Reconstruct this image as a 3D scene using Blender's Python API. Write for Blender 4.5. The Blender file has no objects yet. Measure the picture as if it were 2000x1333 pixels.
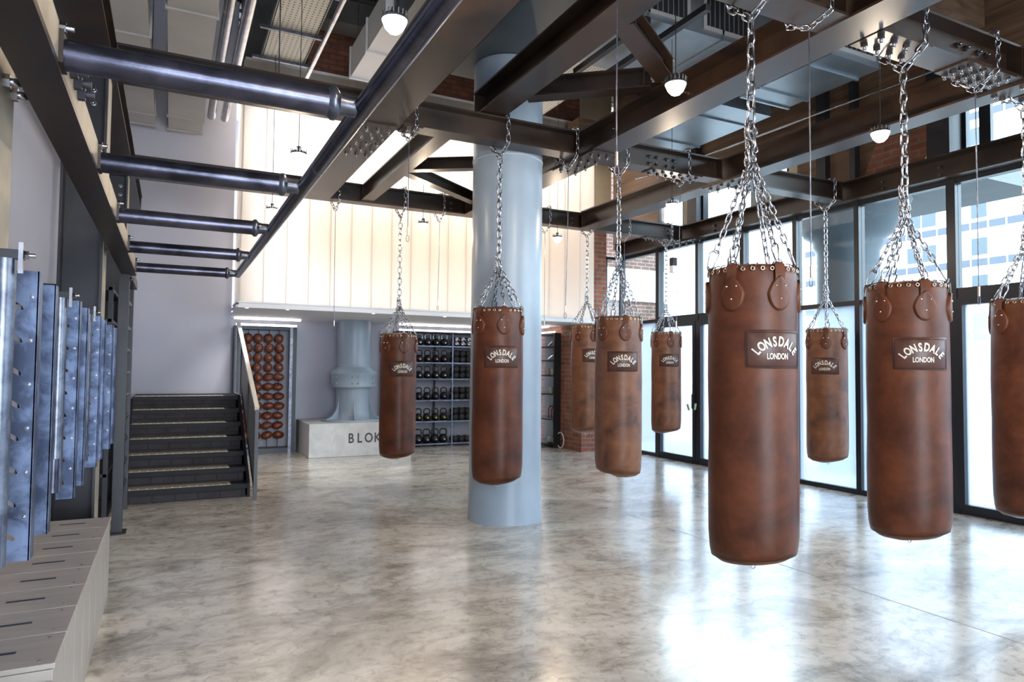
import bpy, math, random
from mathutils import Vector, Matrix
from math import pi, sin, cos, radians as R

S = bpy.context.scene
COL = S.collection
random.seed(7)

# ------------------------------------------------------------------ camera
H0, F_PX = 1.55, 1333.0
YAW, PITCH, ROLL = R(26.6), R(2.3), R(0.54)
_f = Vector((sin(YAW) * cos(PITCH), cos(YAW) * cos(PITCH), sin(PITCH)))
_r = Vector((cos(YAW), -sin(YAW), 0))
_u = _r.cross(_f)
_r2 = cos(ROLL) * _r + sin(ROLL) * _u
_u2 = -sin(ROLL) * _r + cos(ROLL) * _u
cam = bpy.data.cameras.new('camera')
cam.sensor_width = 36.0
cam.lens = 36.0 * F_PX / 2000.0
cam.clip_start, cam.clip_end = 0.05, 400
camo = bpy.data.objects.new('camera', cam)
COL.objects.link(camo)
camo.matrix_world = Matrix(((_r2.x, _u2.x, -_f.x, 0), (_r2.y, _u2.y, -_f.y, 0), (_r2.z, _u2.z, -_f.z, H0), (0, 0, 0, 1)))
S.camera = camo

# ------------------------------------------------------------------ world, exposure
W = bpy.data.worlds.new('overcast_sky')
S.world = W
W.use_nodes = True
bg = W.node_tree.nodes['Background']
bg.inputs[0].default_value = (0.76, 0.88, 1.0, 1)
bg.inputs[1].default_value = 12.5
S.view_settings.view_transform = 'Standard'
S.view_settings.look = 'None'
S.view_settings.gamma = 1
S.view_settings.use_curve_mapping = False
S.view_settings.exposure = 0.3
S.cycles.use_denoising = True
S.cycles.max_bounces = 10
S.cycles.diffuse_bounces = 5
S.cycles.glossy_bounces = 4
S.cycles.transmission_bounces = 6
S.cycles.transparent_max_bounces = 16
S.cycles.sample_clamp_indirect = 8.0
S.cycles.caustics_reflective = False
S.cycles.caustics_refractive = False


def area(name, loc, direction, sx, sy, power=0, color=(1, 1, 1), portal=False, spread=pi):
    l = bpy.data.lights.new(name, 'AREA')
    l.shape = 'RECTANGLE'
    l.size, l.size_y = sx, sy
    l.energy, l.color = power, color
    l.spread = spread
    if portal:
        l.cycles.is_portal = True
    o = bpy.data.objects.new(name, l)
    COL.objects.link(o)
    o.location = loc
    o.rotation_euler = Vector(direction).to_track_quat('-Z', 'Y').to_euler()
    return o


# daylight portals over the real openings (they only steer the sampling of the sky)
area('daylight_portal', (7.95, 2.6, 1.9), (-1, 0, 0), 17.2, 3.8, portal=True)
area('daylight_portal', (1.6, -4.9, 2.0), (0, 1, 0), 4.4, 4.0, portal=True)

# ------------------------------------------------------------------ materials
MATS = {}


def mat(name, color=(0.5, 0.5, 0.5), rough=0.5, metal=0.0, emis=None, estr=0.0, spec=0.5, coat=0.0):
    m = bpy.data.materials.new(name)
    m.use_nodes = True
    b = m.node_tree.nodes['Principled BSDF']
    b.inputs['Base Color'].default_value = (*color, 1)
    b.inputs['Roughness'].default_value = rough
    b.inputs['Metallic'].default_value = metal
    b.inputs['Specular IOR Level'].default_value = spec
    b.inputs['Coat Weight'].default_value = coat
    if emis:
        b.inputs['Emission Color'].default_value = (*emis, 1)
        b.inputs['Emission Strength'].default_value = estr
    MATS[name] = m
    return m


def nodes(m):
    return m.node_tree.nodes, m.node_tree.links, m.node_tree.nodes['Principled BSDF']


def coords(m, scale=(1, 1, 1), kind='Object', rot=(0, 0, 0)):
    n, l, b = nodes(m)
    tc = n.new('ShaderNodeTexCoord')
    mp = n.new('ShaderNodeMapping')
    mp.inputs['Scale'].default_value = scale
    mp.inputs['Rotation'].default_value = rot
    l.new(tc.outputs[kind], mp.inputs['Vector'])
    return mp.outputs['Vector']


def noise(m, vec, scale=5, detail=4, rough=0.55, dist=0.0):
    n, l, b = nodes(m)
    t = n.new('ShaderNodeTexNoise')
    t.inputs['Scale'].default_value = scale
    t.inputs['Detail'].default_value = detail
    t.inputs['Roughness'].default_value = rough
    t.inputs['Distortion'].default_value = dist
    l.new(vec, t.inputs['Vector'])
    return t.outputs['Fac']


def ramp(m, fac, stops):
    n, l, b = nodes(m)
    r = n.new('ShaderNodeValToRGB')
    e = r.color_ramp.elements
    while len(e) < len(stops):
        e.new(0.5)
    for i, (p, c) in enumerate(stops):
        e[i].position = p
        e[i].color = (*c, 1) if len(c) == 3 else c
    l.new(fac, r.inputs['Fac'])
    return r.outputs['Color']


def mix(m, fac, a, b_, mode='MIX'):
    n, l, b = nodes(m)
    x = n.new('ShaderNodeMix')
    x.data_type = 'RGBA'
    x.blend_type = mode
    for s, v in ((x.inputs[0], fac), (x.inputs[6], a), (x.inputs[7], b_)):
        if isinstance(v, (int, float)):
            s.default_value = v
        elif isinstance(v, tuple):
            s.default_value = (*v, 1)
        else:
            l.new(v, s)
    return x.outputs[2]


def setcol(m, out):
    n, l, b = nodes(m)
    l.new(out, b.inputs['Base Color'])


def setrough(m, fac, lo, hi):
    n, l, b = nodes(m)
    r = n.new('ShaderNodeMapRange')
    r.inputs['To Min'].default_value = lo
    r.inputs['To Max'].default_value = hi
    l.new(fac, r.inputs['Value'])
    l.new(r.outputs['Result'], b.inputs['Roughness'])


def bump(m, fac, strength=0.2, dist=0.01):
    n, l, b = nodes(m)
    bp = n.new('ShaderNodeBump')
    bp.inputs['Strength'].default_value = strength
    bp.inputs['Distance'].default_value = dist
    l.new(fac, bp.inputs['Height'])
    l.new(bp.outputs['Normal'], b.inputs['Normal'])


def mottled(name, c1, c2, scale=4, rough=(0.3, 0.5), metal=0.0, bmp=0.0, lo=0.35, hi=0.65, spec=0.5, stretch=(1, 1, 1)):
    m = mat(name, c1, rough[0], metal, spec=spec)
    v = coords(m, stretch)
    f = noise(m, v, scale, 6, 0.6, 0.4)
    setcol(m, ramp(m, f, [(lo, c1), (hi, c2)]))
    setrough(m, f, rough[0], rough[1])
    if bmp:
        bump(m, noise(m, v, scale * 8, 3), bmp, 0.003)
    return m


# polished concrete floor
fm = mat('polished_concrete', (0.4, 0.36, 0.31), 0.2, spec=0.6, coat=0.5)
nodes(fm)[2].inputs['Coat Roughness'].default_value = 0.16
v = coords(fm)
n1 = noise(fm, v, 0.55, 6, 0.62, 0.7)
v2 = coords(fm, (0.8, 1.5, 1), rot=(0, 0, R(-20)))
n2 = noise(fm, v2, 1.6, 10, 0.7, 1.1)
n3 = noise(fm, v, 11, 8, 0.75, 0.6)
ca = ramp(fm, n2, [(0.30, (0.25, 0.225, 0.195)), (0.42, (0.45, 0.42, 0.375)), (0.52, (0.64, 0.605, 0.55)), (0.70, (0.76, 0.73, 0.68))])
cb = ramp(fm, n1, [(0.38, (0.62, 0.60, 0.58)), (0.52, (1.0, 0.97, 0.93)), (0.68, (1.0, 0.94, 0.85))])
cc = ramp(fm, n3, [(0.36, (0.60, 0.585, 0.56)), (0.5, (1, 1, 1)), (0.7, (1.08, 1.07, 1.04))])
setcol(fm, mix(fm, 1.0, mix(fm, 0.85, ca, cb, 'MULTIPLY'), cc, 'MULTIPLY'))
setrough(fm, n2, 0.28, 0.14)

mottled('painted_steel', (0.010, 0.0065, 0.0055), (0.034, 0.018, 0.011), 2.2, (0.30, 0.44), 0.0, spec=0.5)
mottled('bare_flange_lamplit', (0.24, 0.20, 0.15), (0.36, 0.31, 0.24), 5, (0.45, 0.6), 0.2)  # bare steel, its beige lightened to carry the warm lamp light in the colour
mottled('black_steel', (0.018, 0.018, 0.022), (0.035, 0.033, 0.038), 3, (0.3, 0.5), 0.3)
mottled('mill_steel', (0.030, 0.031, 0.045), (0.12, 0.12, 0.17), 5, (0.13, 0.34), 0.85, 0.15)
mottled('galvanised', (0.045, 0.06, 0.11), (0.13, 0.17, 0.28), 9, (0.25, 0.5), 0.6, 0.1, 0.42, 0.6)
mottled('pipe_steel', (0.08, 0.085, 0.11), (0.18, 0.19, 0.23), 14, (0.22, 0.4), 0.85, 0.1)
mottled('brushed_chrome', (0.34, 0.34, 0.37), (0.5, 0.5, 0.53), 9, (0.18, 0.28), 1.0)
mottled('bolt_steel', (0.12, 0.12, 0.13), (0.22, 0.21, 0.21), 9, (0.25, 0.35), 1.0)
mottled('duct_metal', (0.26, 0.30, 0.34), (0.36, 0.40, 0.44), 1.5, (0.28, 0.45), 0.7)
mottled('grey_panel', (0.36, 0.36, 0.35), (0.42, 0.41, 0.40), 2, (0.5, 0.6), 0.1)
mottled('column_paint', (0.29, 0.355, 0.43), (0.33, 0.395, 0.47), 3, (0.28, 0.36), 0.0, 0.12)
mottled('duct_paint', (0.055, 0.068, 0.082), (0.075, 0.09, 0.105), 1.2, (0.35, 0.45), 0.1)
mottled('concrete_block', (0.46, 0.46, 0.46), (0.58, 0.58, 0.57), 5, (0.5, 0.7), 0.0, 0.2)
mottled('plaster_wall', (0.43, 0.435, 0.52), (0.46, 0.465, 0.54), 1.2, (0.6, 0.7))
mottled('wall_white', (0.66, 0.66, 0.68), (0.70, 0.70, 0.71), 1.2, (0.6, 0.7))
mottled('soffit_white', (0.70, 0.70, 0.73), (0.73, 0.73, 0.76), 1, (0.5, 0.6))
mottled('render_beige', (0.42, 0.36, 0.25), (0.50, 0.43, 0.31), 3, (0.7, 0.8))
mottled('dark_ceiling', (0.05, 0.048, 0.045), (0.09, 0.085, 0.08), 2, (0.5, 0.6), 0.2)
mottled('old_timber', (0.075, 0.040, 0.022), (0.18, 0.105, 0.06), 3, (0.5, 0.7), 0, 0.3, stretch=(1, 0.25, 4))
mottled('stair_steel', (0.008, 0.008, 0.011), (0.014, 0.013, 0.017), 4, (0.5, 0.6), 0.0, spec=0.3)
mottled('plywood', (0.33, 0.285, 0.255), (0.40, 0.35, 0.31), 3, (0.4, 0.5), 0, 0.05, stretch=(1, 6, 1))
mottled('ball_leather', (0.10, 0.024, 0.010), (0.19, 0.05, 0.02), 6, (0.25, 0.4), 0, 0.1)
mottled('street_paving', (0.14, 0.14, 0.145), (0.20, 0.20, 0.20), 1, (0.7, 0.8))
mottled('facade_white', (0.72, 0.74, 0.76), (0.78, 0.8, 0.82), 0.3, (0.7, 0.8))
mat('black_frame', (0.012, 0.014, 0.02), 0.35, 0.2)
mat('black_iron', (0.014, 0.014, 0.016), 0.42, 0.2)
mat('black_rubber', (0.012, 0.012, 0.012), 0.6)
mat('dark_slot', (0.05, 0.05, 0.07), 0.5, 0.4)
mat('white_plastic', (0.8, 0.8, 0.8), 0.4)
mat('print_cream', (0.66, 0.60, 0.50), 0.6)
mat('steel_nosing', (0.42, 0.36, 0.28), 0.4, 0.3)
mat('handrail_pale', (0.72, 0.68, 0.60), 0.35)
mat('letter_dark', (0.06, 0.065, 0.07), 0.6)
mat('brass_eyelet', (0.75, 0.62, 0.45), 0.22, 1.0)
mat('window_blue', (0.058, 0.066, 0.084), 0.6, spec=0.2)
mat('peach_wall', (0.85, 0.58, 0.38), 0.7)
mat('seam_line', (0.35, 0.33, 0.30), 0.5)
mat('badge_pink', (0.8, 0.45, 0.42), 0.5)
mat('badge_white', (0.8, 0.82, 0.82), 0.5)
mat('badge_blue', (0.20, 0.26, 0.85), 0.5)
mat('badge_yellow', (0.85, 0.68, 0.08), 0.5)
mat('badge_grey', (0.50, 0.53, 0.58), 0.5)
mat('window_grey', (0.062, 0.075, 0.085), 0.6, spec=0.2)
mottled('outside_paint', (0.055, 0.07, 0.085), (0.065, 0.082, 0.10), 1, (0.5, 0.6))
mottled('canopy_grey', (0.07, 0.08, 0.085), (0.09, 0.10, 0.105), 1, (0.6, 0.7))
mat('bar_wood', (0.45, 0.27, 0.20), 0.5)
mat('red_rubber', (0.25, 0.03, 0.03), 0.5)
mat('handle_green', (0.35, 0.55, 0.30), 0.5)
mat('lamp_glow', (1, 1, 1), 0.5, emis=(1.0, 0.83, 0.62), estr=28)
mat('lamp_glow_far', (1, 1, 1), 0.5, emis=(1.0, 0.86, 0.68), estr=9)
mat('strip_glow', (1, 1, 1), 0.5, emis=(1.0, 0.93, 0.88), estr=6)
mat('spot_glow', (1, 1, 1), 0.5, emis=(1.0, 0.95, 0.88), estr=8)

# bag leather
lm = mat('bag_leather', (0.2, 0.07, 0.035), 0.35, spec=0.25)
v = coords(lm)
n1 = noise(lm, v, 2.6, 8, 0.65, 0.5)
n2 = noise(lm, v, 60, 3, 0.5)
n3 = noise(lm, v, 8, 6, 0.7, 0.3)
ca = ramp(lm, n1, [(0.34, (0.054, 0.017, 0.009)), (0.5, (0.098, 0.030, 0.014)), (0.66, (0.145, 0.046, 0.019))])
setcol(lm, mix(lm, 0.5, ca, ramp(lm, n3, [(0.3, (0.6, 0.6, 0.6)), (0.6, (1.1, 1.1, 1.1))]), 'MULTIPLY'))
setrough(lm, n3, 0.34, 0.46)
bump(lm, n2, 0.10, 0.002)
lw = mat('worn_leather', (0.25, 0.12, 0.06), 0.42, spec=0.4)
v = coords(lw)
n1 = noise(lw, v, 3.2, 8, 0.65, 0.5)
n3 = noise(lw, v, 9, 6, 0.7, 0.3)
ca = ramp(lw, n1, [(0.30, (0.055, 0.028, 0.017)), (0.43, (0.14, 0.052, 0.025)), (0.66, (0.23, 0.095, 0.042))])
setcol(lw, mix(lw, 0.5, ca, ramp(lw, n3, [(0.3, (0.6, 0.6, 0.6)), (0.6, (1.1, 1.1, 1.1))]), 'MULTIPLY'))
setrough(lw, n3, 0.36, 0.5)
pm = mottled('patch_leather', (0.055, 0.018, 0.012), (0.085, 0.028, 0.017), 7, (0.34, 0.45), 0, 0.1)


def brick(name, c1, c2, mortar, axis='xz', scale=1.0, msize=0.012):
    m = mat(name, c1, 0.8)
    n, l, b = nodes(m)
    tc = n.new('ShaderNodeTexCoord')
    sp = n.new('ShaderNodeSeparateXYZ')
    l.new(tc.outputs['Object'], sp.inputs[0])
    ad = n.new('ShaderNodeMath')
    l.new(sp.outputs['X'], ad.inputs[0])
    l.new(sp.outputs['Y'], ad.inputs[1])
    cb_ = n.new('ShaderNodeCombineXYZ')
    l.new(ad.outputs[0], cb_.inputs['X'])
    l.new(sp.outputs['Z'], cb_.inputs['Y'])
    t = n.new('ShaderNodeTexBrick')
    t.inputs['Scale'].default_value = scale
    t.inputs['Brick Width'].default_value = 0.235
    t.inputs['Row Height'].default_value = 0.085
    t.inputs['Mortar Size'].default_value = msize
    t.inputs['Mortar Smooth'].default_value = 0.3
    t.inputs['Color1'].default_value = (*c1, 1)
    t.inputs['Color2'].default_value = (*c2, 1)
    t.inputs['Mortar'].default_value = (*mortar, 1)
    l.new(cb_.outputs[0], t.inputs['Vector'])
    nz = noise(m, tc.outputs['Object'], 3.0, 8, 0.7)
    setcol(m, mix(m, 1.0, t.outputs['Color'], ramp(m, nz, [(0.3, (0.55, 0.55, 0.55)), (0.65, (1.25, 1.2, 1.15))]), 'MULTIPLY'))
    bump(m, t.outputs['Fac'], -0.5, 0.01)
    return m


brick('brick_red', (0.30, 0.10, 0.055), (0.20, 0.065, 0.04), (0.20, 0.17, 0.14))
brick('brick_upper', (0.20, 0.065, 0.035), (0.12, 0.04, 0.025), (0.06, 0.045, 0.035))
brick('brick_outside', (0.15, 0.072, 0.052), (0.11, 0.050, 0.036), (0.20, 0.185, 0.17))
brick('stair_riser_grid', (0.042, 0.038, 0.046), (0.036, 0.033, 0.040), (0.020, 0.019, 0.024))

# clear glazing, ribbed translucent glazing, polycarbonate
def glass(name, transp, tint, extra=None):
    m = bpy.data.materials.new(name)
    m.use_nodes = True
    n, l = m.node_tree.nodes, m.node_tree.links
    for x in list(n):
        n.remove(x)
    out = n.new('ShaderNodeOutputMaterial')
    tr = n.new('ShaderNodeBsdfTransparent')
    tr.inputs[0].default_value = (*tint, 1)
    gl = n.new('ShaderNodeBsdfGlossy')
    gl.inputs['Roughness'].default_value = 0.4 if name == 'polycarbonate' else 0.03
    fr = n.new('ShaderNodeFresnel')
    fr.inputs[0].default_value = 1.3 if name == 'polycarbonate' else 1.45
    mx = n.new('ShaderNodeMixShader')
    base = tr
    if extra:
        tl = n.new('ShaderNodeBsdfTranslucent')
        tl.inputs[0].default_value = (*extra, 1)
        df = n.new('ShaderNodeBsdfDiffuse')
        df.inputs[0].default_value = (*extra, 1)
        m0 = n.new('ShaderNodeMixShader')
        m0.inputs[0].default_value = 0.25
        l.new(tl.outputs[0], m0.inputs[1])
        l.new(df.outputs[0], m0.inputs[2])
        m1 = n.new('ShaderNodeMixShader')
        m1.inputs[0].default_value = transp
        l.new(m0.outputs[0], m1.inputs[1])
        l.new(tr.outputs[0], m1.inputs[2])
        base = m1
    # outer face only: the pane's inner face must not mirror light back into the sheet
    ge = n.new('ShaderNodeNewGeometry')
    sb = n.new('ShaderNodeMath')
    sb.operation = 'SUBTRACT'
    sb.inputs[0].default_value = 1.0
    l.new(ge.outputs['Backfacing'], sb.inputs[1])
    mu = n.new('ShaderNodeMath')
    mu.operation = 'MULTIPLY'
    l.new(fr.outputs[0], mu.inputs[0])
    l.new(sb.outputs[0], mu.inputs[1])
    l.new(mu.outputs[0], mx.inputs[0])
    l.new(base.outputs[0], mx.inputs[1])
    l.new(gl.outputs[0], mx.inputs[2])
    l.new(mx.outputs[0], out.inputs[0])
    MATS[name] = m
    return m


glass('clear_glass', 1, (0.90, 0.96, 0.97))
glass('ribbed_glass', 0.5, (0.90, 0.95, 1.0), (0.44, 0.51, 0.58))
glass('polycarbonate', 0.22, (0.95, 0.93, 0.90), (0.84, 0.81, 0.76))


# ------------------------------------------------------------------ mesh helpers
class MB:
    def __init__(s):
        s.v, s.f, s.sm = [], [], []

    def add(s, vs, fs, smooth=False):
        o = len(s.v)
        s.v += [tuple(p) for p in vs]
        s.f += [tuple(i + o for i in q) for q in fs]
        s.sm += [smooth] * len(fs)
        return s

    def box(s, x0, x1, y0, y1, z0, z1):
        vs = [(x, y, z) for x in (x0, x1) for y in (y0, y1) for z in (z0, z1)]
        return s.add(vs, [(0, 1, 3, 2), (4, 6, 7, 5), (0, 4, 5, 1), (2, 3, 7, 6), (0, 2, 6, 4), (1, 5, 7, 3)])

    def bar(s, a, b, w, h, up=(0, 0, 1)):
        a, b = Vector(a), Vector(b)
        d = (b - a).normalized()
        u = Vector(up)
        if abs(d.dot(u)) > 0.98:
            u = Vector((0, 1, 0))
        r = d.cross(u).normalized()
        u = r.cross(d)
        vs = [p + r * (sx * w / 2) + u * (sy * h / 2) for p in (a, b) for sx, sy in ((-1, -1), (1, -1), (1, 1), (-1, 1))]
        return s.add(vs, [(3, 2, 1, 0), (4, 5, 6, 7), (0, 1, 5, 4), (1, 2, 6, 5), (2, 3, 7, 6), (3, 0, 4, 7)])

    def tube(s, pts, r, seg=10, closed=False, caps=True):
        pts = [Vector(p) for p in pts]
        n = len(pts)
        rr = r if isinstance(r, (list, tuple)) else [r] * n
        rings = []
        ref = None
        for i, p in enumerate(pts):
            if closed:
                d = pts[(i + 1) % n] - pts[i - 1]
            else:
                d = pts[min(i + 1, n - 1)] - pts[max(i - 1, 0)]
            d.normalize()
            if ref is None:
                ref = Vector((0, 0, 1)) if abs(d.z) < 0.9 else Vector((1, 0, 0))
            a = (ref - d * ref.dot(d))
            if a.length < 1e-5:
                a = d.orthogonal()
            a.normalize()
            ref = a
            b = d.cross(a)
            rings.append([p + (a * cos(2 * pi * k / seg) + b * sin(2 * pi * k / seg)) * rr[i] for k in range(seg)])
        vs = [q for rg in rings for q in rg]
        fs = []
        m = n if closed else n - 1
        for i in range(m):
            j = (i + 1) % n
            for k in range(seg):
                k2 = (k + 1) % seg
                fs.append((i * seg + k, i * seg + k2, j * seg + k2, j * seg + k))
        s.add(vs, fs, True)
        if caps and not closed:
            s.add(rings[0], [tuple(range(seg))[::-1]])
            s.add(rings[-1], [tuple(range(seg))])
        return s

    def lathe(s, prof, c=(0, 0, 0), seg=32, axis='z', cap=True, smooth=True, rot=0.0):
        vs, fs = [], []
        for r, z in prof:
            for k in range(seg):
                a = 2 * pi * k / seg + rot
                p = (r * cos(a), r * sin(a), z)
                if axis == 'y':
                    p = (p[0], p[2], p[1])
                elif axis == 'x':
                    p = (p[2], p[0], p[1])
                vs.append((p[0] + c[0], p[1] + c[1], p[2] + c[2]))
        for i in range(len(prof) - 1):
            for k in range(seg):
                k2 = (k + 1) % seg
                q = (i * seg + k, i * seg + k2, (i + 1) * seg + k2, (i + 1) * seg + k)
                fs.append(q if axis != 'y' else q[::-1])
        s.add(vs, fs, smooth)
        if cap:
            if prof[0][0] > 1e-4:
                s.add(vs[:seg], [tuple(range(seg))[::-1]])
            if prof[-1][0] > 1e-4:
                s.add(vs[-seg:], [tuple(range(seg))])
        return s

    def prism(s, pts, h0, h1, plane='xy'):
        def P(a, b, h):
            return {'xy': (a, b, h), 'xz': (a, h, b), 'yz': (h, a, b)}[plane]
        n = len(pts)
        vs = [P(a, b, h0) for a, b in pts] + [P(a, b, h1) for a, b in pts]
        fs = [tuple(range(n))[::-1], tuple(range(n, 2 * n))]
        for i in range(n):
            j = (i + 1) % n
            fs.append((i, j, n + j, n + i))
        return s.add(vs, fs)

    def build(s, name, material, parent=None, loc=(0, 0, 0), bevel=0.0):
        me = bpy.data.meshes.new(name)
        me.from_pydata(s.v, [], s.f)
        me.validate()
        me.materials.append(MATS[material] if isinstance(material, str) else material)
        for p, q in zip(me.polygons, s.sm):
            p.use_smooth = q
        me.update()
        o = bpy.data.objects.new(name, me)
        COL.objects.link(o)
        o.location = loc
        if parent:
            o.parent = parent
        if bevel:
            b = o.modifiers.new('edge', 'BEVEL')
            b.width = bevel
            b.segments = 2
            b.limit_method = 'ANGLE'
        return o


def fixn(o):
    import bmesh
    b = bmesh.new()
    b.from_mesh(o.data)
    bmesh.ops.recalc_face_normals(b, faces=b.faces)
    b.to_mesh(o.data)
    b.free()
    return o


def tag(o, label, cat, group=None):
    o['label'], o['category'] = label, cat
    if group:
        o['group'] = group
    return o


def thing(name, label, cat, loc=(0, 0, 0), rz=0.0, group=None):
    o = bpy.data.objects.new(name, None)
    o.empty_display_size = 0.1
    COL.objects.link(o)
    o.location = loc
    o.rotation_euler = (0, 0, rz)
    return tag(o, label, cat, group)


def struct(name, mb, m, parent=None, **k):
    o = mb.build(name, m, parent, **k)
    if not parent:
        o['kind'] = 'structure'
    return o


def copy_tree(o, parent=None):
    c = o.copy()
    COL.objects.link(c)
    if parent:
        c.parent = parent
    for ch in o.children:
        copy_tree(ch, c)
    return c


def text_mesh(body, size, offset=0.0, extrude=0.0):
    cu = bpy.data.curves.new('lettering', 'FONT')
    cu.body, cu.size, cu.offset, cu.extrude = body, size, offset, extrude
    cu.align_x = 'CENTER'
    cu.resolution_u = 3
    o = bpy.data.objects.new('lettering', cu)
    COL.objects.link(o)
    bpy.context.view_layer.update()
    me = bpy.data.meshes.new_from_object(o.evaluated_get(bpy.context.evaluated_depsgraph_get()))
    vs = [v.co.copy() for v in me.vertices]
    fs = [tuple(p.vertices) for p in me.polygons]
    bpy.data.objects.remove(o)
    bpy.data.curves.remove(cu)
    bpy.data.meshes.remove(me)
    return vs, fs


# ------------------------------------------------------------------ structure: shell
XL, XG, ZC = -1.2, 7.85, 7.2
struct('floor', MB().box(-1.5, 8.0, -5.2, 13.5, -0.12, 0), 'polished_concrete')
# saw-cut joint
struct('trim_1', MB().prism([(4.395, -5), (4.401, -5), (4.431, 9.5), (4.425, 9.5)], 0.0002, 0.0012), 'seam_line')
struct('wall_left', MB().box(-1.5, XL, -5.2, 13.5, 0, ZC), 'plaster_wall')
struct('wall_back', MB().box(XL, 0.82, 11.2, 11.4, 0, ZC), 'plaster_wall')
struct('wall_recess_side', MB().box(0.72, 0.82, 11.4, 13.2, 0, 2.4), 'plaster_wall')
struct('wall_recess', MB().box(0.72, 7.0, 13.2, 13.4, 0, ZC), 'plaster_wall')
# corrugated deck ceiling
mb = MB()
y = -5.2
while y < 13.4:
    mb.box(-1.5, 8.4, y, y + 0.18, ZC, ZC + 0.05)
    mb.box(-1.5, 8.4, y + 0.18, y + 0.31, ZC + 0.05, ZC + 0.1)
    y += 0.31
struct('ceiling', mb, 'dark_ceiling')
# front wall behind the camera: big shopfront opening
mb = MB()
mb.box(-1.5, -0.4, -5.2, -5, 0, ZC)
mb.box(3.7, 8.0, -5.2, -5, 0, ZC)
mb.box(-0.4, 3.7, -5.2, -5, 4.0, ZC)
struct('wall_front', mb, 'wall_white')
# pier between mezzanine and glazing
struct('wall_pier', MB().box(6.9, 7.45, 10.86, 11.62, 0, 4.55).box(7.2, 7.45, 11.62, 13.2, 0, 4.55), 'brick_red')
struct('wall_pier_top', MB().box(6.9, 8.0, 11.5, 13.2, 4.55, ZC), 'render_beige')
# upper brick wall above the mezzanine
struct('wall_upper', MB().box(1.75, 6.6, 10.5, 10.8, 5.75, ZC), 'brick_upper')
struct('wall_upper_plain', MB().box(0.82, 1.75, 10.6, 10.8, 5.6, ZC), 'dark_ceiling')

# mezzanine: soffit, fascia, translucent face
mz = MB().box(0.86, 6.95, 10.44, 13.2, 2.40, 2.46)
struct('ceiling_mezzanine', mz, 'soffit_white')
mb = MB().box(0.84, 6.95, 10.40, 10.44, 2.385, 2.425).box(0.84, 6.95, 10.42, 10.46, 2.455, 2.475).box(0.82, 0.86, 10.44, 11.2, 2.385, 2.425).box(0.83, 0.86, 10.46, 11.2, 2.455, 2.475)
struct('trim_2', mb, 'soffit_white')
mb = MB()
x = 0.87
while x < 6.85:
    x1 = min(x + 0.318, 6.9)
    mb.box(x, x1 - 0.004, 10.45, 10.47, 2.475, 6.0)
    x += 0.318
mb.box(0.85, 0.87, 10.45, 11.18, 2.475, 6.0)
struct('window_mezzanine', mb, 'polycarbonate')
mb = MB()
x = 0.87
while x < 6.85:
    mb.box(x - 0.012, x, 10.46, 10.475, 2.475, 6.0)
    x += 0.318
struct('trim_3', mb, 'polycarbonate')
# room behind the translucent face
struct('wall_mezzanine', MB().box(1.2, 6.7, 11.25, 11.3, 3.05, 4.35), 'peach_wall')
struct('floor_mezzanine', MB().box(0.9, 6.85, 10.5, 13.2, 2.462, 2.47), 'wall_white')
struct('ceiling_mezzanine_upper', MB().box(0.87, 6.9, 10.47, 13.2, 6.0, 6.05), 'wall_white')
area('mezzanine_light', (3.9, 10.9, 5.95), (0, 0.0, -1), 5.4, 0.6, 400, (1.0, 0.94, 0.86))
area('mezzanine_light', (3.9, 12.4, 5.2), (0, -1, -0.4), 5.4, 0.8, 70, (1.0, 0.92, 0.84))

# ------------------------------------------------------------------ glazed wall, right side
YM = [10.93, 9.77, 8.74, 7.74, 6.75, 5.78, 4.6]
mulw = {10.93: 0.09, 9.77: 0.09, 8.74: 0.07, 7.74: 0.08, 6.75: 0.07, 5.78: 0.07, 4.6: 0.10}
ext = [3.3, 2.2, 1.0, -0.2, -1.4, -2.6, -3.8, -5.0]
ys = YM + ext
ZT, ZB = 2.43, 3.72


def bay(i, ya, yb, door=False, thick=0.05):
    """glazing bay between mullion centres ya > yb"""
    nm = 'door_%d' % i if door else 'window_%d' % i
    fr = MB()
    wa, wb = mulw.get(ya, 0.09) / 2, mulw.get(yb, 0.09) / 2
    fr.box(XG - 0.05, XG + 0.07, ya - wa, ya, 0, ZB)
    fr.box(XG - 0.05, XG + 0.07, yb, yb + wb, 0, ZB)
    fr.box(XG - 0.04, XG + 0.06, yb + wb, ya - wa, 0, 0.06)
    fr.box(XG - 0.04, XG + 0.06, yb + wb, ya - wa, ZT - thick, ZT + thick)
    fr.box(XG - 0.04, XG + 0.06, yb + wb, ya - wa, ZB - 0.05, ZB)
    if door:
        fr.box(XG - 0.06, XG + 0.04, ya - wa - 0.06, ya - wa, 0.06, ZT - thick)
        fr.box(XG - 0.06, XG + 0.04, yb + wb, yb + wb + 0.06, 0.06, ZT - thick)
        fr.box(XG - 0.06, XG + 0.04, yb + wb + 0.06, ya - wa - 0.06, 0.03, 0.11)
        fr.box(XG - 0.06, XG + 0.04, yb + wb + 0.06, ya - wa - 0.06, ZT - thick - 0.07, ZT - thick)
    o = fr.build(nm, 'black_frame')
    o['kind'] = 'structure'
    MB().box(XG, XG + 0.012, yb + wb, ya - wa, ZT + thick, ZB - 0.05).build('pane', 'clear_glass', o)
    d = 0.06 if door else 0
    mb = MB()
    mb.box(XG, XG + 0.012, yb + wb + d, ya - wa - d, 0.06, ZT - thick)
    MB.build(mb, 'pane', 'ribbed_glass', o)['label'] = 'translucent lower pane'
    return o


i = 1
for a, b in zip(ys[:-1], ys[1:]):
    dr = (a, b) in ((9.77, 8.74), (8.74, 7.74), (4.6, 3.3))
    bay(i, a, b, dr, 0.06 if dr else 0.03)
    i += 1
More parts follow.
